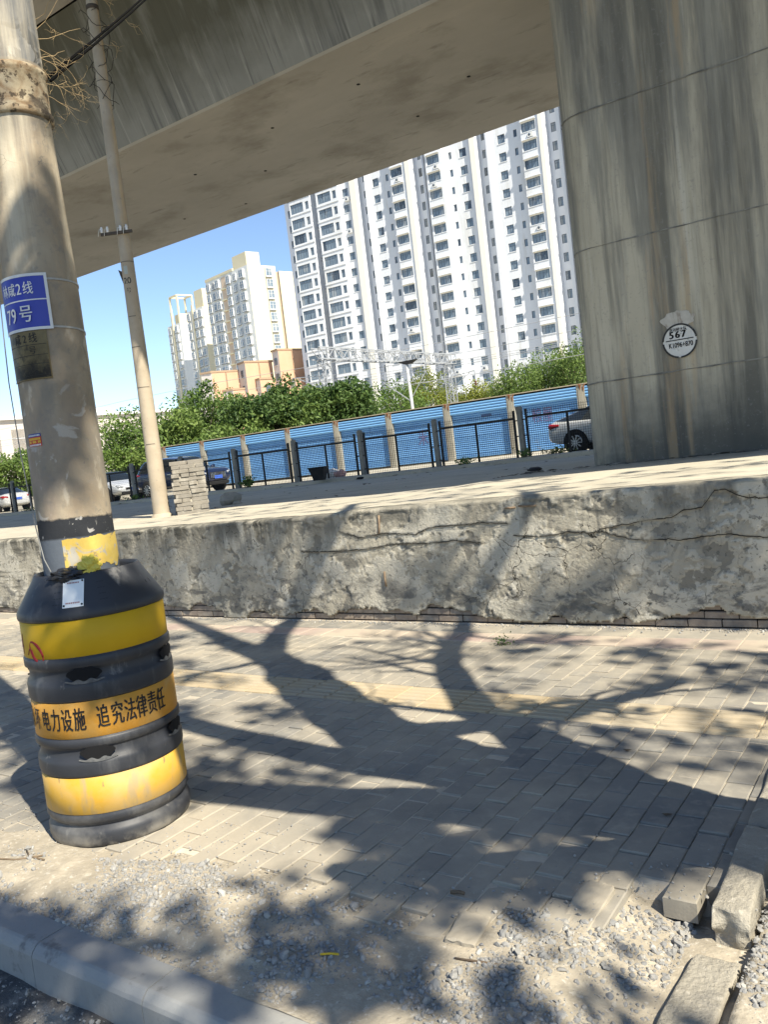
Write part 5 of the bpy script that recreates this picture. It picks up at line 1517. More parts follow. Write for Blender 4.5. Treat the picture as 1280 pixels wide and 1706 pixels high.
M_tcream = mat('warm cream facade', (.62, .56, .385), (.66, .60, .44), .2, .9)
M_tgrey = mat('cream tower shade grey', (.66, .67, .65), (.71, .715, .69), .3, .9, layers=[dict(c=(.45, .47, .48), scale=.6, st=(1, 1, .3), lo=.55, hi=.65, k=.4)])  # same cream building; grey of its grazing-sun face put into the colour
M_tpeach = mat('peach recess shade', (.60, .47, .35), (.65, .52, .40), .3, .9)  # orange shade of the recesses and the wing's flank put into the colour
def frame_tower(name, label, c, l, r, h, lcols, rcols, floors, ztop, wname='bay_window', roofbits=(), face=(0, 1), recess=()):
    """prism block whose corner c faces the street; l and r are the far ends of its two visible faces"""
    c, l, r = Vector((*c, 0)), Vector((*l, 0)), Vector((*r, 0))
    t = thing(name, label, 'tower block', c)
    L_, R_ = l-c, r-c
    b = L_+R_
    mats_ = [M_tgrey, M_tcream, M_tpeach]
    mb = MB()
    vs = [Vector((0, 0, 0)), R_, b, L_]
    vs = vs+[v+Vector((0, 0, ztop)) for v in vs]
    mb.add(vs, [(0, 1, 5, 4)], face[1]); mb.add(vs, [(3, 0, 4, 7)], face[0]); mb.add(vs, [(1, 2, 6, 5), (2, 3, 7, 6)], 0); mb.add(vs, [(4, 5, 6, 7)], 1)
    lf, rf = (-L_).normalized(), R_.normalized()
    lw, rw = L_.length, R_.length
    # parapet and recess strips; the recess shade is put into the strip colour
    for o_, d, ln, s0, s1, m_, pr in recess:
        pass
    mb.build('wall', mats_, t)
    def at_face(side, s_, z, pr):
        if side == 'l':
            n_ = Vector((lf.y, -lf.x, 0)); return L_+lf*(lw*s_)+n_*pr+Vector((0, 0, z)), math.atan2(lf.y, lf.x)
        n_ = Vector((rf.y, -rf.x, 0)); return rf*(rw*s_)+n_*pr+Vector((0, 0, z)), math.atan2(rf.y, rf.x)
    fh = (ztop-2.0)/floors
    for side, cols, fac in (('l', lcols, 0), ('r', rcols, 1)):
        for s_, w_, hh, pr, kind in cols:
            if kind == 'pilaster':
                mb = MB(); p0, a = at_face(side, s_, 0, -.1); mb.box(-w_/2, w_/2, -pr, .1, 0, ztop+hh); o = mb.build('pilaster', M_tcream if hh < 5 else M_tcream, t); o.location = p0; o.rotation_euler = (0, 0, a); continue
            if kind == 'recess':
                mb = MB(); p0, a = at_face(side, s_, 0, 0); mb.box(-w_/2, w_/2, -.06, .05, 0, ztop-.5)
                o = mb.build('recess', M_tpeach, t); o.location = p0; o.rotation_euler = (0, 0, a)  # flat strip, not sunk; its peach colour carries the recess shade
                mb = MB()
                for k in range(floors): mb.box(-w_/2, w_/2, -.5, -.06, 1+fh*k, 1.35+fh*k)
                o = mb.build('landing', M_tcream, t); o.location = p0; o.rotation_euler = (0, 0, a); continue
            mb = MB()
            mb.box(-w_/2, w_/2, -pr, 0, -hh/2, hh/2, 0)
            mb.add([(-w_/2+.1, -pr-.012, -hh/2+.35), (w_/2-.1, -pr-.012, -hh/2+.35), (w_/2-.1, -pr-.012, hh/2-.1), (-w_/2+.1, -pr-.012, hh/2-.1)], [(0, 1, 2, 3)], 1)
            for x in (-w_/2+.1, 0, w_/2-.1): mb.box(x-.04, x+.04, -pr-.05, -pr, -hh/2+.3, hh/2-.05, 0)
            mb.box(-w_/2+.1, w_/2-.1, -pr-.045, -pr, .28, .35, 0)
            mb.box(-w_/2, w_/2, -pr-.1, -pr, -hh/2-.12, -hh/2, 2)
            o = mb.build(kind, [M_ac, M_wglass, M_wframe], t); me = o.data; bpy.data.objects.remove(o)
            for k in range(floors):
                p0, a = at_face(side, s_, 1.6+fh*(k+.5), 0)
                share(kind, me, t, p0, a)
    for kind, pts, z0_, z1_, m_ in roofbits:
        mb = MB(); mb.prism([tuple((Vector((*p, 0))-c).xy) for p in pts], z0_, z1_, 'z'); mb.build(kind, m_, t)
    return t
def pergola(t, c, pts, z0, z1):
    c = Vector((*c, 0))
    mb = MB()
    P = [Vector((*p, 0))-c for p in pts]
    for p in P: mb.bar(p+Vector((0, 0, z0)), p+Vector((0, 0, z1)), .5)
    for a, b in zip(P, P[1:]+P[:1]): mb.bar(a+Vector((0, 0, z1)), b+Vector((0, 0, z1)), .6, .5)
    mb.build('roof_frame', M_tcream, t)
cols = [(.06, 1.9, 2.2, .35, 'bay_window'), (.19, 1.5, 2.0, .3, 'side_window'), (.30, 1.9, 2.2, .6, 'bay_window'), (.44, 2.4, 0, 0, 'recess'), (.56, 1.9, 2.2, .5, 'bay_window'), (.70, 1.6, 2.0, .3, 'side_window'), (.88, 2.1, 2.2, .7, 'bay_window')]
frame_tower('tower_block', 'cream apartment tower, shaded face coloured grey, with a block on its roof, left of the white tower', (-151, 168.2), (-171.6, 172.8), (-148.4, 176.5), 0, cols, [(.72, 2.0, 2.4, .5, 'corner_window')], 18, 55.4,
            roofbits=[('roof_room', ((-157.7, 169.9), (-151.3, 168.5), (-150.1, 172.5), (-156.5, 174)), 55.4, 59.0, M_tcream), ('parapet', ((-171.6, 172.6), (-157.8, 169.5), (-157.6, 170.2), (-171.4, 173.3)), 55.4, 56.1, M_tcream)])
t = frame_tower('tower_block', 'cream tower wing with an orange shaded flank, beside the white tower', (-149.6, 179.6), (-157.5, 176.2), (-147.0, 186), 0, [(.75, .8, 1.4, .1, 'small_window')], [(.02, 1.2, 0, .5, 'pilaster')], 18, 54.6, face=(2, 1))
frame_tower('tower_block', 'cream apartment tower, shaded face coloured grey, with a pale end wall, second from the left', (-183.6, 182.2), (-192.5, 184.2), (-181.6, 190.5), 0, [(.12, 1.8, 2.2, .4, 'bay_window'), (.4, .8, 1.5, .5, 'pilaster'), (.60, 1.9, 2.2, .5, 'bay_window'), (.86, 1.8, 2.2, .4, 'side_window')], [], 17, 51.9,
            roofbits=[('roof_room', ((-188.5, 184.2), (-183.8, 183.1), (-182.3, 190), (-187, 191)), 51.9, 57.5, M_tcream)])
t2 = frame_tower('tower_block', 'narrow cream tower with white frames standing on its roof, leftmost of the towers', (-204.5, 192), (-212.5, 193.8), (-202.8, 199), 0, [(.2, 1.8, 2.2, .4, 'bay_window'), (.47, .8, 4, .5, 'pilaster'), (.75, 1.8, 2.2, .5, 'bay_window')], [], 17, 51.5, face=(0, 0),
                 roofbits=[('roof_room', ((-208, 193.4), (-204.6, 192.6), (-203.3, 198), (-206.8, 199)), 51.5, 54.5, M_tcream)])
pergola(t2, (-204.5, 192), ((-209.2, 193.3), (-204.8, 192.4), (-203.3, 197.5), (-207.7, 198.5)), 51.5, 60.5)

M_pink = mat('salmon pink wall', (.52, .32, .205), (.57, .36, .245), .3, .9)
M_pinkg = mat('pale grey pink wall', (.52, .47, .44), (.56, .51, .47), .3, .9)
M_cop = mat('brown coping', (.34, .24, .16), rough=.9)
def pink_house(label, c, l, r, z, low=None):
    c, l, r = Vector((*c, 0)), Vector((*l, 0)), Vector((*r, 0))
    L_, R_ = l-c, r-c
    t = thing('house', label, 'house', c)
    def blk(nm, a, b_, h, pull=0, mats_=None):
        mb = MB()
        vs = [a, a+R_*b_, a+R_*b_+L_, a+L_]
        vs = [Vector(v) for v in vs]+[Vector(v)+Vector((0, 0, h)) for v in vs]
        mb.add(vs, [(0, 1, 5, 4)], 0); mb.add(vs, [(3, 0, 4, 7)], 1); mb.add(vs, [(1, 2, 6, 5), (2, 3, 7, 6), (4, 5, 6, 7)], 1)
        mb.build(nm, mats_ or [M_pink, M_pinkg], t)
        mb = MB()
        cc = sum(vs[:4], Vector())/4
        out = [v+(v-cc).normalized()*.25 for v in vs[:4]]
        mb.add([o_+Vector((0, 0, h)) for o_ in out]+[o_+Vector((0, 0, h+.35)) for o_ in out], [(3, 2, 1, 0), (4, 5, 6, 7)]+[(i, (i+1) % 4, 4+(i+1) % 4, 4+i) for i in range(4)])
        mb.build('coping', M_cop, t)
    blk('wall', Vector((0, 0, 0)), 1.0, z)
    n_ = Vector((R_.y, -R_.x, 0)).normalized()
    mb = MB(); p = R_*.5; mb.bar(p+n_*.02, p+n_*.02+Vector((0, 0, z-.05)), .22); mb.build('wall_joint', M_cop, t)
    lf = (-L_).normalized()
    nl = Vector((lf.y, -lf.x, 0))
    me = window_mesh('window', 1.1, 1.4, 1, .3, sill=True, wm=M_pinkg)
    for k in range(3): share('window', me, t, L_*.5+nl*.1+Vector((0, 0, z-2-k*3)), math.atan2(lf.y, lf.x))
    if low:
        a, b_, h = low
        a = Vector((*a, 0))-c
        blk('annex', a, b_, h)
        for k in range(2): share('window', me, t, a+R_*(.3+.4*k)*b_+n_*.1+Vector((0, 0, h-1.8)), math.atan2(R_.y, R_.x))
    return t
pink_house('salmon pink house with brown coping, leftmost of the three pink ones', (-116.7, 116), (-119.2, 115.6), (-114.2, 121.2), 20.8, ((-113.5, 118), .8, 17.0))
pink_house('salmon pink house with brown coping, middle one of the three pink ones', (-111.3, 119.8), (-114.3, 121.0), (-109.4, 125.6), 22.0, ((-109, 121), .9, 18.4))
pink_house('tall salmon pink house with brown coping, nearest the white tower', (-105.9, 123.7), (-108.1, 124.4), (-104.2, 130.0), 23.6, ((-103.5, 125), 1.2, 17.5))
def low_flats():
    c, d = Vector((-130, 93, 0)), Vector((4, 26, 0)).normalized()
    t = thing('low_block', 'low white flat roofed block of flats with green tinted windows behind the thick pole', 'block of flats', c, math.atan2(d.y, d.x))
    H = 14.6
    rows = [H-2.4-2.8*k for k in range(5)]
    cols = []
    x = -38.
    while x < 28:
        cols += [(x+1.6, 2.2, 1.5, 0), (x+4.6, 1.1, 1.4, 0)]; x += 6.6
    mb = MB(); wall_with_holes(mb, -40, 30, 0, 0, H, cols, rows, 0)
    mb.add([(-40, 0, 0), (-40, 10, 0), (-40, 10, H), (-40, 0, H), (30, 0, 0), (30, 10, 0), (30, 10, H), (30, 0, H)], [(0, 1, 2, 3), (4, 7, 6, 5), (3, 2, 6, 7), (1, 5, 6, 2)], 0)
    mb.build('wall', mat('off white flats paint', (.46, .42, .38), (.52, .48, .43), .3, .9), t)
    mb = MB(); mb.box(-40.6, 30.6, -.7, 10.4, H, H+.5); mb.build('roof', M_wwhite, t)
    mb = MB(); mb.box(6, 9, 2, 5, H+.5, H+1.6); mb.build('roof_hut', M_wwhite, t)
    gg = mat('green tinted flat glass', (.03, .055, .05), (.06, .09, .085), 1, .3, rnd_obj=.5)
    A, B = window_mesh('window', 2.2, 1.5, 2, .3, gm=gg), window_mesh('small_window', 1.1, 1.4, 1, .3, gm=gg)
    for z in rows:
        for i, (x, w_, h, dz) in enumerate(cols): share('window' if w_ > 2 else 'small_window', A if w_ > 2 else B, t, (x, .05, z))
    mb = MB()
    for z in rows:
        for x in (-32, -18.8, -5.6, 7.6): mb.box(x, x+3.4, -1.0, 0, z-1.5, z-.75)
    mb.build('balcony', M_wwhite, t)
low_flats()

# ---------------------------------------------------------------- broken kerb edging, loose bricks, gravel
def worn_block(name, label, cat, x0, x1, y0, y1, z0, z1, m, seed, jag=.02, rz=0, grp=None):
    """bevelled concrete block with a broken near end"""
    bm = bmesh.new()
    nx, ny, nz = 5, 14, 6
    bmesh.ops.create_cube(bm, size=1)
    bmesh.ops.subdivide_edges(bm, edges=bm.edges[:], cuts=11, use_grid_fill=True)
    cx, cy, cz = (x0+x1)/2, (y0+y1)/2, (z0+z1)/2
    for v in bm.verts:
        x, y, z = v.co
        ed = sum(abs(abs(a)-.5) < .01 for a in (x, y, z))
        if ed >= 2:
            k = .975 if ed == 2 else .955
            if abs(abs(x)-.5) < .01: x *= k
            if abs(abs(z)-.5) < .01: z *= k
        px, py, pz = x*(x1-x0), y*(y1-y0), z*(z1-z0)
        if y < -.49: py += jag*(.8+1.6*mn.noise(Vector((px*18, pz*18, seed))))
        n = mn.noise(Vector((px*9+seed, py*9, pz*9)))*.004+mn.noise(Vector((px*40+seed, py*40, pz*40)))*.0022
        if ed >= 2: n -= .010*max(0, mn.noise(Vector((px*22+seed, py*14, pz*22)))-.05)
        sg = lambda a: 1 if a > 0 else -1
        v.co = (px+n*sg(px), py+n, pz+n*sg(pz))
    me = bpy.data.meshes.new(name); bm.to_mesh(me); bm.free(); me.materials.append(m)
    o = bpy.data.objects.new(name, me); COL.objects.link(o); o.location = (cx, cy, cz); o.rotation_euler = (0, 0, rz)
    b = o.modifiers.new('soft', 'SUBSURF'); b.levels = 1; b.render_levels = 1
    return tag(o, label, cat, grp)
M_conc = mat('worn edging concrete', (.28, .255, .205), (.38, .35, .285), 6, .95, 1.0, 60, bdist=.012, layers=[dict(c=(.24, .225, .195), scale=7, lo=.54, hi=.64, k=.7), dict(c=(.52, .48, .40), scale=18, lo=.58, hi=.66, k=.6)])
worn_block('edging_block', 'broken concrete edging block with a jagged rounded near end beside the lifted paving', 'edging block', -.70, -.585, 2.50, 3.12, -.12, .035, M_conc, 1, .03, R(1))
worn_block('edging_block', 'next concrete edging block up the tree pit side, behind the broken one', 'edging block', -.71, -.59, 3.14, 3.9, -.12, .025, M_conc, 2, .006, R(1))
worn_block('edging_block', 'low dusty slab of edging sunk in gravel at the lower right corner', 'edging block', -.735, -.60, 1.98, 2.42, -.15, -.055, M_conc, 3, .02, R(-3))
worn_block('edging_block', 'short wedge of edging leaning in gravel between the kerb and the sunk slab', 'edging block', -.75, -.63, 1.68, 1.95, -.14, -.04, M_conc, 4, .02, R(5))
def loose_brick(label, x, y, z, rz, rx, ry, w_=.107, l=.262, seed=1, half=False):
    o = worn_block('paving_brick', label, 'brick', -w_/2, w_/2, -l/2*(.6 if half else 1), l/2*(.6 if half else 1), -.035, .035, M_paver, seed, .004)
    o.location = (x, y, z); o.rotation_euler = (rx, ry, rz)
    o.modifiers.remove(o.modifiers[0]); b = o.modifiers.new('bev', 'BEVEL'); b.width = .004; b.segments = 2
loose_brick('loose grey paving brick, half buried in gravel below the last full course', -1.15, 2.30, -.045, R(3), R(-2), 0, half=True, seed=5)
loose_brick('loose grey paving brick sliding off the paving edge with its near end tilted down', -1.065, 2.44, -.028, R(-2), R(5), R(-2), seed=6)
loose_brick('lone half brick lying flat in pale sand left of the sliding paving brick', -1.36, 2.16, -.02, R(8), R(1), R(2), half=True, seed=7)

def gravel():
    mg = mat('crushed stone', (.20, .197, .185), (.31, .30, .275), 9, .92, .3, 60, bdist=.003, tint=[(.0, .5, (.24, .24, .24), .4), (.6, 1.0, (.50, .48, .43), .7)], layers=[dict(c=(.5, .45, .36), scale=30, lo=.55, hi=.65, k=.5)])
    q = random.Random(11)
    t_ = (1+5**.5)/2
    ico = [Vector(v).normalized() for v in ((-1, t_, 0), (1, t_, 0), (-1, -t_, 0), (1, -t_, 0), (0, -1, t_), (0, 1, t_), (0, -1, -t_), (0, 1, -t_), (t_, 0, -1), (t_, 0, 1), (-t_, 0, -1), (-t_, 0, 1))]
    fs = [(0, 11, 5), (0, 5, 1), (0, 1, 7), (0, 7, 10), (0, 10, 11), (1, 5, 9), (5, 11, 4), (11, 10, 2), (10, 7, 6), (7, 1, 8), (3, 9, 4), (3, 4, 2), (3, 2, 6), (3, 6, 8), (3, 8, 9), (4, 9, 5), (2, 4, 11), (6, 2, 10), (8, 6, 7), (9, 8, 1)]
    mb = MB()
    def stone(x, y, z, s_, tn):
        ax = Matrix.Rotation(q.uniform(0, 6.28), 3, Vector((q.gauss(0, 1), q.gauss(0, 1), q.gauss(0, 1))).normalized())
        sc = (s_*q.uniform(.7, 1.3), s_*q.uniform(.6, 1.0), s_*q.uniform(.4, .8))
        vs = []
        for v in ico:
            k = q.uniform(.72, 1.2)
            p = ax @ Vector((v.x*sc[0]*k, v.y*sc[1]*k, v.z*sc[2]*k))
            vs.append((x+p.x, y+p.y, z+p.z))
        mb.add(vs, fs, 0, False, tn)
    n = 0
    while n < 24000:
        x = -4.6+5.0*q.random(); y = 1.62+1.35*q.random()**1.1
        yb = interp(x, EDGE)
        if x < -.6 and y > yb+.04: continue
        if -.76 < x < -.57 and y > 1.66: continue
        d = fbm(x*1.7+5, y*2.2, 4, 3)+.25*fbm(x*6, y*6, 8, 2)
        bias = .34 if x > -1.3 else (.12 if x > -2.4 else .02)
        if -1.55 < x < -1.25 and y > 1.9: bias -= .25
        if d+bias < q.uniform(-.15, .35): continue
        s_ = .0024+.010*q.random()**3.4+(.009 if q.random() < .04 else 0)+(.013 if q.random() < .006 else 0)
        z = zdirt(x, y)
        if y > yb-.05 and x < -1.15: z = max(z, -.003)
        stone(x, y, z+s_*q.uniform(-.25, .35), s_, max(.01, min(1, q.gauss(.4, .24))))
        n += 1
    # grit on the paving near its broken edge and along the wall foot
    for k in range(900):
        x = -4.5+4*q.random(); yb = interp(x, EDGE); y = yb+abs(q.gauss(0, .22)); stone(x, y, .004, .0025+.005*q.random()**2, q.random())
    for k in range(1600):
        x = -9+9.5*q.random(); y = 6.16-abs(q.gauss(0, .05)); stone(x, y, .004, .003+.009*q.random()**3, q.random())
    for k in range(500):
        x = -4+4.5*q.random(); y = 1.46-abs(q.gauss(0, .08)); stone(x, y, -.135, .003+.009*q.random()**2, q.random())
    for k in range(90):
        x = -.98+.2*q.random(); y = 2.38+.22*q.random(); stone(x, y, -.085, .008+.012*q.random(), .3*q.random()+.02)
    o = mb.build('gravel', mg, fix=False); o['kind'] = 'stuff'
gravel()
def yard_debris():
    q = random.Random(8)
    mb = MB()
    for k in range(420):
        w_ = q.random()
        if w_ < .45: x, y = q.uniform(-5.2, -.4), 10.45-abs(q.gauss(0, .18))
        elif w_ < .75: x, y = q.uniform(-24, -5), 16.5+q.gauss(0, .12)
        else: x, y = q.uniform(-16, -1), q.uniform(9, 16.3)
        s_ = .012+.05*q.random()**3
        z = zplat(x)+.004
        vs = [(x+s_*q.uniform(-1, 1)*1.6, y+s_*q.uniform(-1, 1), z+s_*q.uniform(0, .5)) for _ in range(5)]
        mb.add(vs, [(0, 1, 2), (0, 2, 3), (0, 3, 4), (1, 2, 4), (2, 3, 4), (0, 1, 4)], 0, False, .01+q.random())
    o = mb.build('debris', mat('dark yard debris', (.05, .045, .04), (.12, .11, .09), 9, .95, tint=[(.5, 1, (.3, .27, .22), .8)]), fix=False); o['kind'] = 'stuff'
yard_debris()
def litter():
    mb = MB(); mb.tube([(-1.72, 1.85, .012), (-1.69, 1.865, .014), (-1.665, 1.875, .012)], .0035, 6)
    tag(mb.build('straw_stub', mat('yellow plastic', (.62, .42, .03), rough=.5)), 'short yellow plastic straw stub lying on the gravel near the kerb', 'straw')
    mt = mat('brown dry twig', (.12, .085, .055), (.2, .15, .1), 20, .9)
    for nm, pts, lab in (('twig', [(-3.55, 1.76, .02), (-3.45, 1.80, .024), (-3.37, 1.83, .02), (-3.28, 1.90, .022)], 'thin brown twig lying on the dusty ground left of the barrel foot, nearest the kerb'),
                         ('twig', [(-3.4, 1.90, .02), (-3.33, 1.87, .022), (-3.24, 1.88, .02)], 'short brown twig crossing the dust close under the barrel'),
                         ('twig', [(-1.33, 2.02, -.0), (-1.25, 2.03, .004), (-1.16, 2.06, -.004)], 'dark thin twig on the sand below the lone half brick'),
                         ('twig', [(-1.52, 2.33, .008), (-1.49, 2.34, .010), (-1.47, 2.34, .008)], 'stubby dark twig lying on the grey paving bricks')):
        mb = MB(); mb.tube(pts, [.0035 if 'stubby' not in lab else .006]*len(pts), 6); tag(mb.build(nm, mt), lab, 'twig')
    lump('glass_shard', 'tiny green glass shard in the gravel at the lower right', 'glass shard', (-.89, 1.98, -.045), .012, mat('green glass', (.01, .16, .10), rough=.2), 3, .6)
    q = random.Random(4)
    ml = mat('dry leaf', (.05, .04, .028), (.10, .075, .05), 20, .8)
    for i, (x, y, w_) in enumerate(((-4.1, 3.42, 'small dark dry leaf on the paving left of the long branch shadow'), (-1.35, 3.75, 'small dark dry leaf on the paving just below the tactile strip'), (-1.0, 3.15, 'small dark dry leaf on the paving close to the edging block'))):
        mb = MB(); c = Vector((x, y, .008))
        mb.add([c+Vector((-.022, 0, .002)), c+Vector((0, -.012, 0)), c+Vector((.024, .002, .006)), c+Vector((0, .013, .001)), c+Vector((0, 0, .004))], [(0, 1, 4), (1, 2, 4), (2, 3, 4), (3, 0, 4)])
        tag(mb.build('dry_leaf', ml), w_, 'leaf')
litter()

# ---------------------------------------------------------------- street tree in the pit beside the photographer; it casts the shade
def street_tree():
    B = Vector((.30, 2.70, -.05))
    t = thing('street_tree', 'broad street tree in the paved tree pit right of the view, shading the pavement', 'tree', B)
    u = -SUN_H; v = Vector((-u.y, u.x, 0)); v = v if v.y > 0 else -v
    TE = math.tan(SUN_EL)
    def up(x, y, s_=0.):
        d = Vector((x, y, 0))-Vector((B.x, B.y, 0))
        h = d.dot(u)*TE
        q = v*d.dot(v)+Vector((0, 0, h+.05))
        return q-LIGHT*s_
    mb = MB()
    qb = random.Random(21)
    def spray(p, d, r, l, dep):
        d = (d*.6+Vector((qb.gauss(0, .6), qb.gauss(0, .6), qb.gauss(.15, .5)))).normalized()
        pts = [p]
        for k in range(3):
            d = (d+Vector((qb.gauss(0, .22), qb.gauss(0, .22), qb.gauss(.05, .2)))).normalized()
            pts.append(pts[-1]+d*l/3)
        if any(in_frame(x+B, 1.1) for x in pts) or min((x+B-Vector((0, 0, EYE))).length for x in pts) < .8: return
        mb.tube(pts, [r, r*.8, r*.6, r*.35], 5, cap=False)
        if dep > 0:
            for k in (1, 2, 3):
                if qb.random() < .7: spray(pts[k], d, r*.5, l*.62, dep-1)
    def limb(pts, r0, r1, s0=0., s1=0., twigs=True):
        P = [up(x, y, lerp(s0, s1, i/(len(pts)-1))) for i, (x, y) in enumerate(pts)]
        # smooth the path
        Q = []
        for i in range(len(P)-1):
            a, b, c, d = P[max(i-1, 0)], P[i], P[i+1], P[min(i+2, len(P)-1)]
            for k in range(4):
                w_ = k/4
                Q.append(.5*((2*b)+(c-a)*w_+(2*a-5*b+4*c-d)*w_*w_+(3*b-a-3*c+d)*w_**3))
        Q.append(P[-1])
        n = len(Q)
        mb.tube(Q, [1.15*lerp(r0, r1, i/(n-1))*(1+.07*math.sin(i*1.7)) for i in range(n)], 10)
        if twigs:
            for i in range(n//3, n):
                if qb.random() < .34: spray(Q[i], (Q[i]-Q[i-1]).normalized(), lerp(r0, r1, i/(n-1))*.36, .9, 2)
    limb([(.30, 2.70), (-.2, 2.92), (-.62, 3.08), (-1.04, 3.19), (-1.45, 3.27), (-1.94, 3.36), (-2.35, 3.47), (-2.8, 3.67), (-3.3, 3.99), (-3.83, 4.33), (-4.2, 4.62)], .25, .19, twigs=False)
    limb([(-3.7, 4.25), (-4.44, 4.76), (-5.26, 5.14), (-6.46, 5.76), (-8, 6.5)], .165, .05, 0, .8)
    limb([(-4.0, 4.45), (-4.55, 4.82), (-4.9, 5.15), (-5.37, 5.87), (-5.9, 6.9), (-6.6, 8)], .15, .05, 0, .3)
    limb([(-.95, 3.17), (-1.38, 3.46), (-1.79, 3.72), (-2.13, 3.98), (-2.39, 4.15), (-2.92, 4.8), (-3.20, 5.25), (-3.5, 6.04), (-4.1, 7.2)], .155, .055, 0, 1.4)
    limb([(-2.72, 3.63), (-2.45, 3.75), (-2.13, 3.97), (-1.8, 4.25), (-1.4, 4.9)], .115, .04, 0, 1.6, twigs=False)
    limb([(-1.5, 3.28), (-1.95, 3.27), (-2.51, 3.25), (-3.25, 3.30), (-4.18, 3.47), (-5.2, 3.8)], .15, .06, 0, .5, twigs=False)
    limb([(-.9, 3.15), (-1.49, 3.04), (-2.01, 2.92), (-2.59, 2.78), (-3.24, 2.67), (-4.2, 2.6)], .17, .07, 0, .6, twigs=False)
    limb([(-.5, 3.05), (-.9, 2.9), (-1.4, 2.6), (-2.0, 2.3)], .11, .05, 0, .6, twigs=False)
    mb.build('trunk', M_bark, t)
    q = random.Random(5)
    lb = MB()
    cnt = [0]
    def leaf(P, H, spread=.0):
        T = Vector(P)
        s_ = (H-T.z)/-LIGHT.z
        Q = T-LIGHT*s_
        if Q.z < 2.6 or in_frame(Q, 1.06): return
        if Q.length < 1.5: return
        add_leaf(lb, Q-B, q.uniform(.11, .19), max(.01, min(1, q.gauss(.45, .22))), q)
        cnt[0] += 1
    def blob(c, ax, by, n, z=0., hs=None, clump=.5):
        """clumps of leaves whose shade falls on an ellipse of the pavement"""
        k = 0
        while k < n:
            a, r_ = q.uniform(0, 6.28), math.sqrt(q.random())
            x = c[0]+ax[0]*r_*math.cos(a)+by[0]*r_*math.sin(a); y = c[1]+ax[1]*r_*math.cos(a)+by[1]*r_*math.sin(a)
            h0_ = (Vector((x-B.x, y-B.y, 0))).dot(u)*TE
            H = max(5.2, min(12.5, h0_+q.gauss(5.0, 1.6))) if hs is None else q.uniform(*hs)
            m_ = 1 if clump <= 0 else int(4+8*q.random())
            for _ in range(m_):
                leaf((x+q.gauss(0, .09), y+q.gauss(0, .09), z), H+q.gauss(0, .25)); k += 1
    for c, ax, by, n in (((-1.39, 2.78), (.80, .28), (-.16, .34), 560), ((-1.62, 2.37), (.36, .14), (-.11, .18), 130), ((-2.0, 2.05), (.2, .09), (-.14, .16), 36), ((-2.17, 1.72), (.34, .12), (-.11, .10), 46),
                         ((-1.60, 1.90), (.34, .14), (-.10, .15), 110), ((-.99, 2.0), (.3, .12), (-.05, .13), 40), ((-2.75, 1.52), (.5, .1), (-.1, .12), 220), ((-2.6, 1.25), (1.4, .0), (0, .18), 320), ((-1.75, 1.6), (.4, .0), (0, .12), 60), ((-3.7, 2.95), (.5, .1), (-.2, .3), 90), ((-3.55, 3.9), (.4, .1), (-.2, .2), 50), ((-2.9, 2.95), (.5, .1), (-.1, .12), 60),
                         ((-1.27, 3.8), (.53, .16), (-.08, .26), 70), ((-1.42, 5.21), (.55, .08), (-.17, .66), 190), ((-2.34, 5.52), (.65, .09), (-.16, .40), 120), ((-3.56, 5.44), (.63, .08), (-.27, .43), 55),
                         ((-2.28, 4.40), (.43, .1), (-.16, .33), 40), ((-4.1, 3.61), (.40, .10), (-.2, .19), 50), ((-4.86, 4.27), (.33, .06), (-.17, .15), 24), ((-.94, 4.31), (.2, .04), (-.14, .71), 60), ((-1.62, 4.13), (.6, .16), (-.09, .27), 60),
                         ((-4.76, 2.75), (.25, .06), (-1.0, .6), 120), ((-6.5, 4.5), (1.4, 0), (0, 1.2), 220), ((-3.0, 4.95), (.5, .1), (-.1, .3), 24)):
        blob(c, ax, by, n)
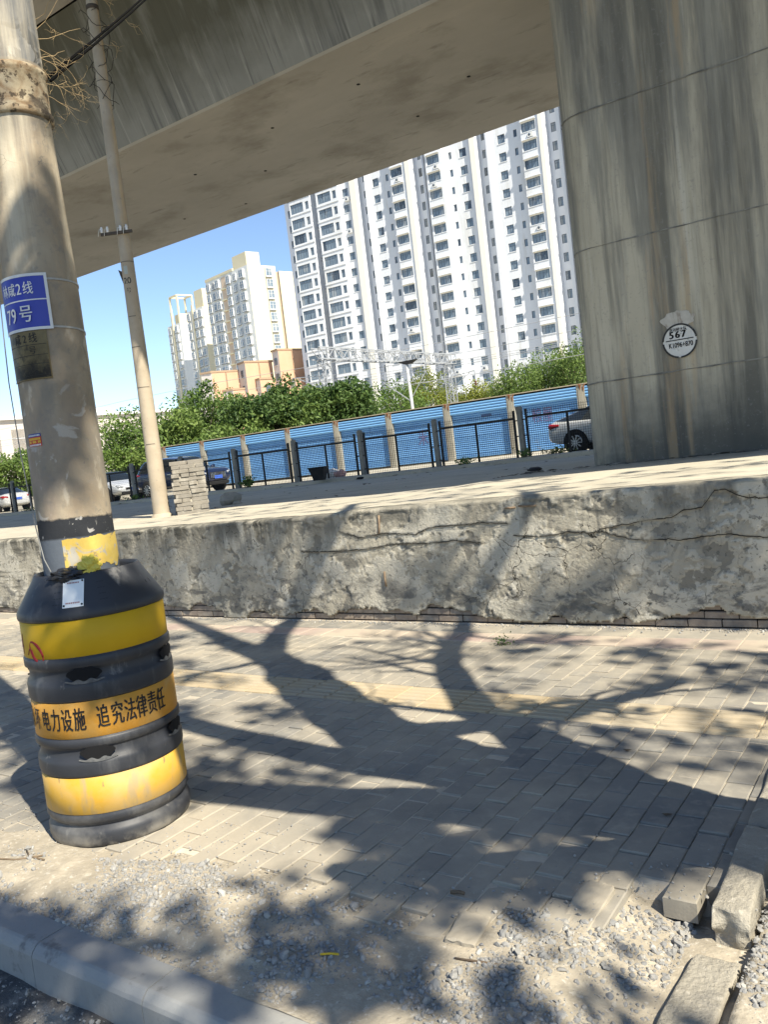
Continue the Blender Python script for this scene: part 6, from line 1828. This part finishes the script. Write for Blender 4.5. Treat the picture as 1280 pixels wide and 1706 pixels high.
    # shade on the wall face: right end, left end
    for x0, x1, z0_, z1_, n in ((-2.15, -.6, .05, 1.08, 420), (-2.9, -2.1, .0, .35, 60), (-6.9, -4.9, .1, .95, 240), (-9.5, -7, .1, .9, 160), (-4.6, -3.4, .05, .5, 40)):
        k = 0
        while k < n:
            x, z = q.uniform(x0, x1), q.uniform(z0_, z1_)
            if x0 == -2.15 and x < -2.15+.55*(1-z): k += 1; continue
            H = max(6, min(12.5, (Vector((x-B.x, 6.2-B.y, 0))).dot(u)*TE+q.gauss(3.6, 1.4)))
            for _ in range(6): leaf((x+q.gauss(0, .1), 6.2, z+q.gauss(0, .1)), H+q.gauss(0, .3)); k += 1
    blob((-4.5, 7.9), (5, 0), (0, 1.3), 760, 1.0, (8.0, 12.5))
    # shade on the thick pole and the barrel
    for k in range(34):
        z = q.uniform(1.45, 2.65); lat = q.uniform(-.17, .10 if k % 3 == 0 else .03)
        P = Vector((PX, PY, z))+RT*lat
        H = q.uniform(6.5, 9.5)
        for _ in range(7): leaf(P+Vector((q.gauss(0, .05), q.gauss(0, .05), q.gauss(0, .07))), H+q.gauss(0, .2))
    for lat, z in ((.11, 2.42), (.09, 2.3), (.1, 2.2), (.12, 2.0), (.03, 2.52), (-.08, 2.56), (.13, 1.9)):
        P = Vector((PX, PY, z))+RT*lat
        H = q.uniform(6.5, 9.5)
        for _ in range(4): leaf(P+Vector((q.gauss(0, .02), q.gauss(0, .02), q.gauss(0, .05))), H+q.gauss(0, .2))
    for k in range(26):
        z = q.uniform(.5, 1.2); lat = q.uniform(-.12, .22)
        P = Vector((PX, PY, z))+RT*lat+Vector((.2, -.15, 0))
        H = q.uniform(6.5, 9)
        for _ in range(7): leaf(P+Vector((q.gauss(0, .06), q.gauss(0, .06), q.gauss(0, .07))), H+q.gauss(0, .2))
    # the rest of the crown, shading ground outside the view
    for k in range(1500):
        x, y = q.uniform(-.2, 3), q.uniform(-.5, 6)
        leaf((x, y, 0), q.uniform(5.5, 12.5))
    lb.build('crown', leaf_mat('plane tree leaves', (.05, .09, .02), (.12, .17, .045)), t, fix=False)
street_tree()
for x, y in ((-9.66, 11.9), (-7.63, 13.6), (-12.2, 12.4), (-11.2, 13.4), (-7.6, 11.7), (-6.2, 12.9), (-14.5, 14.2), (-12.9, 14.6)): holes([(x, y)])
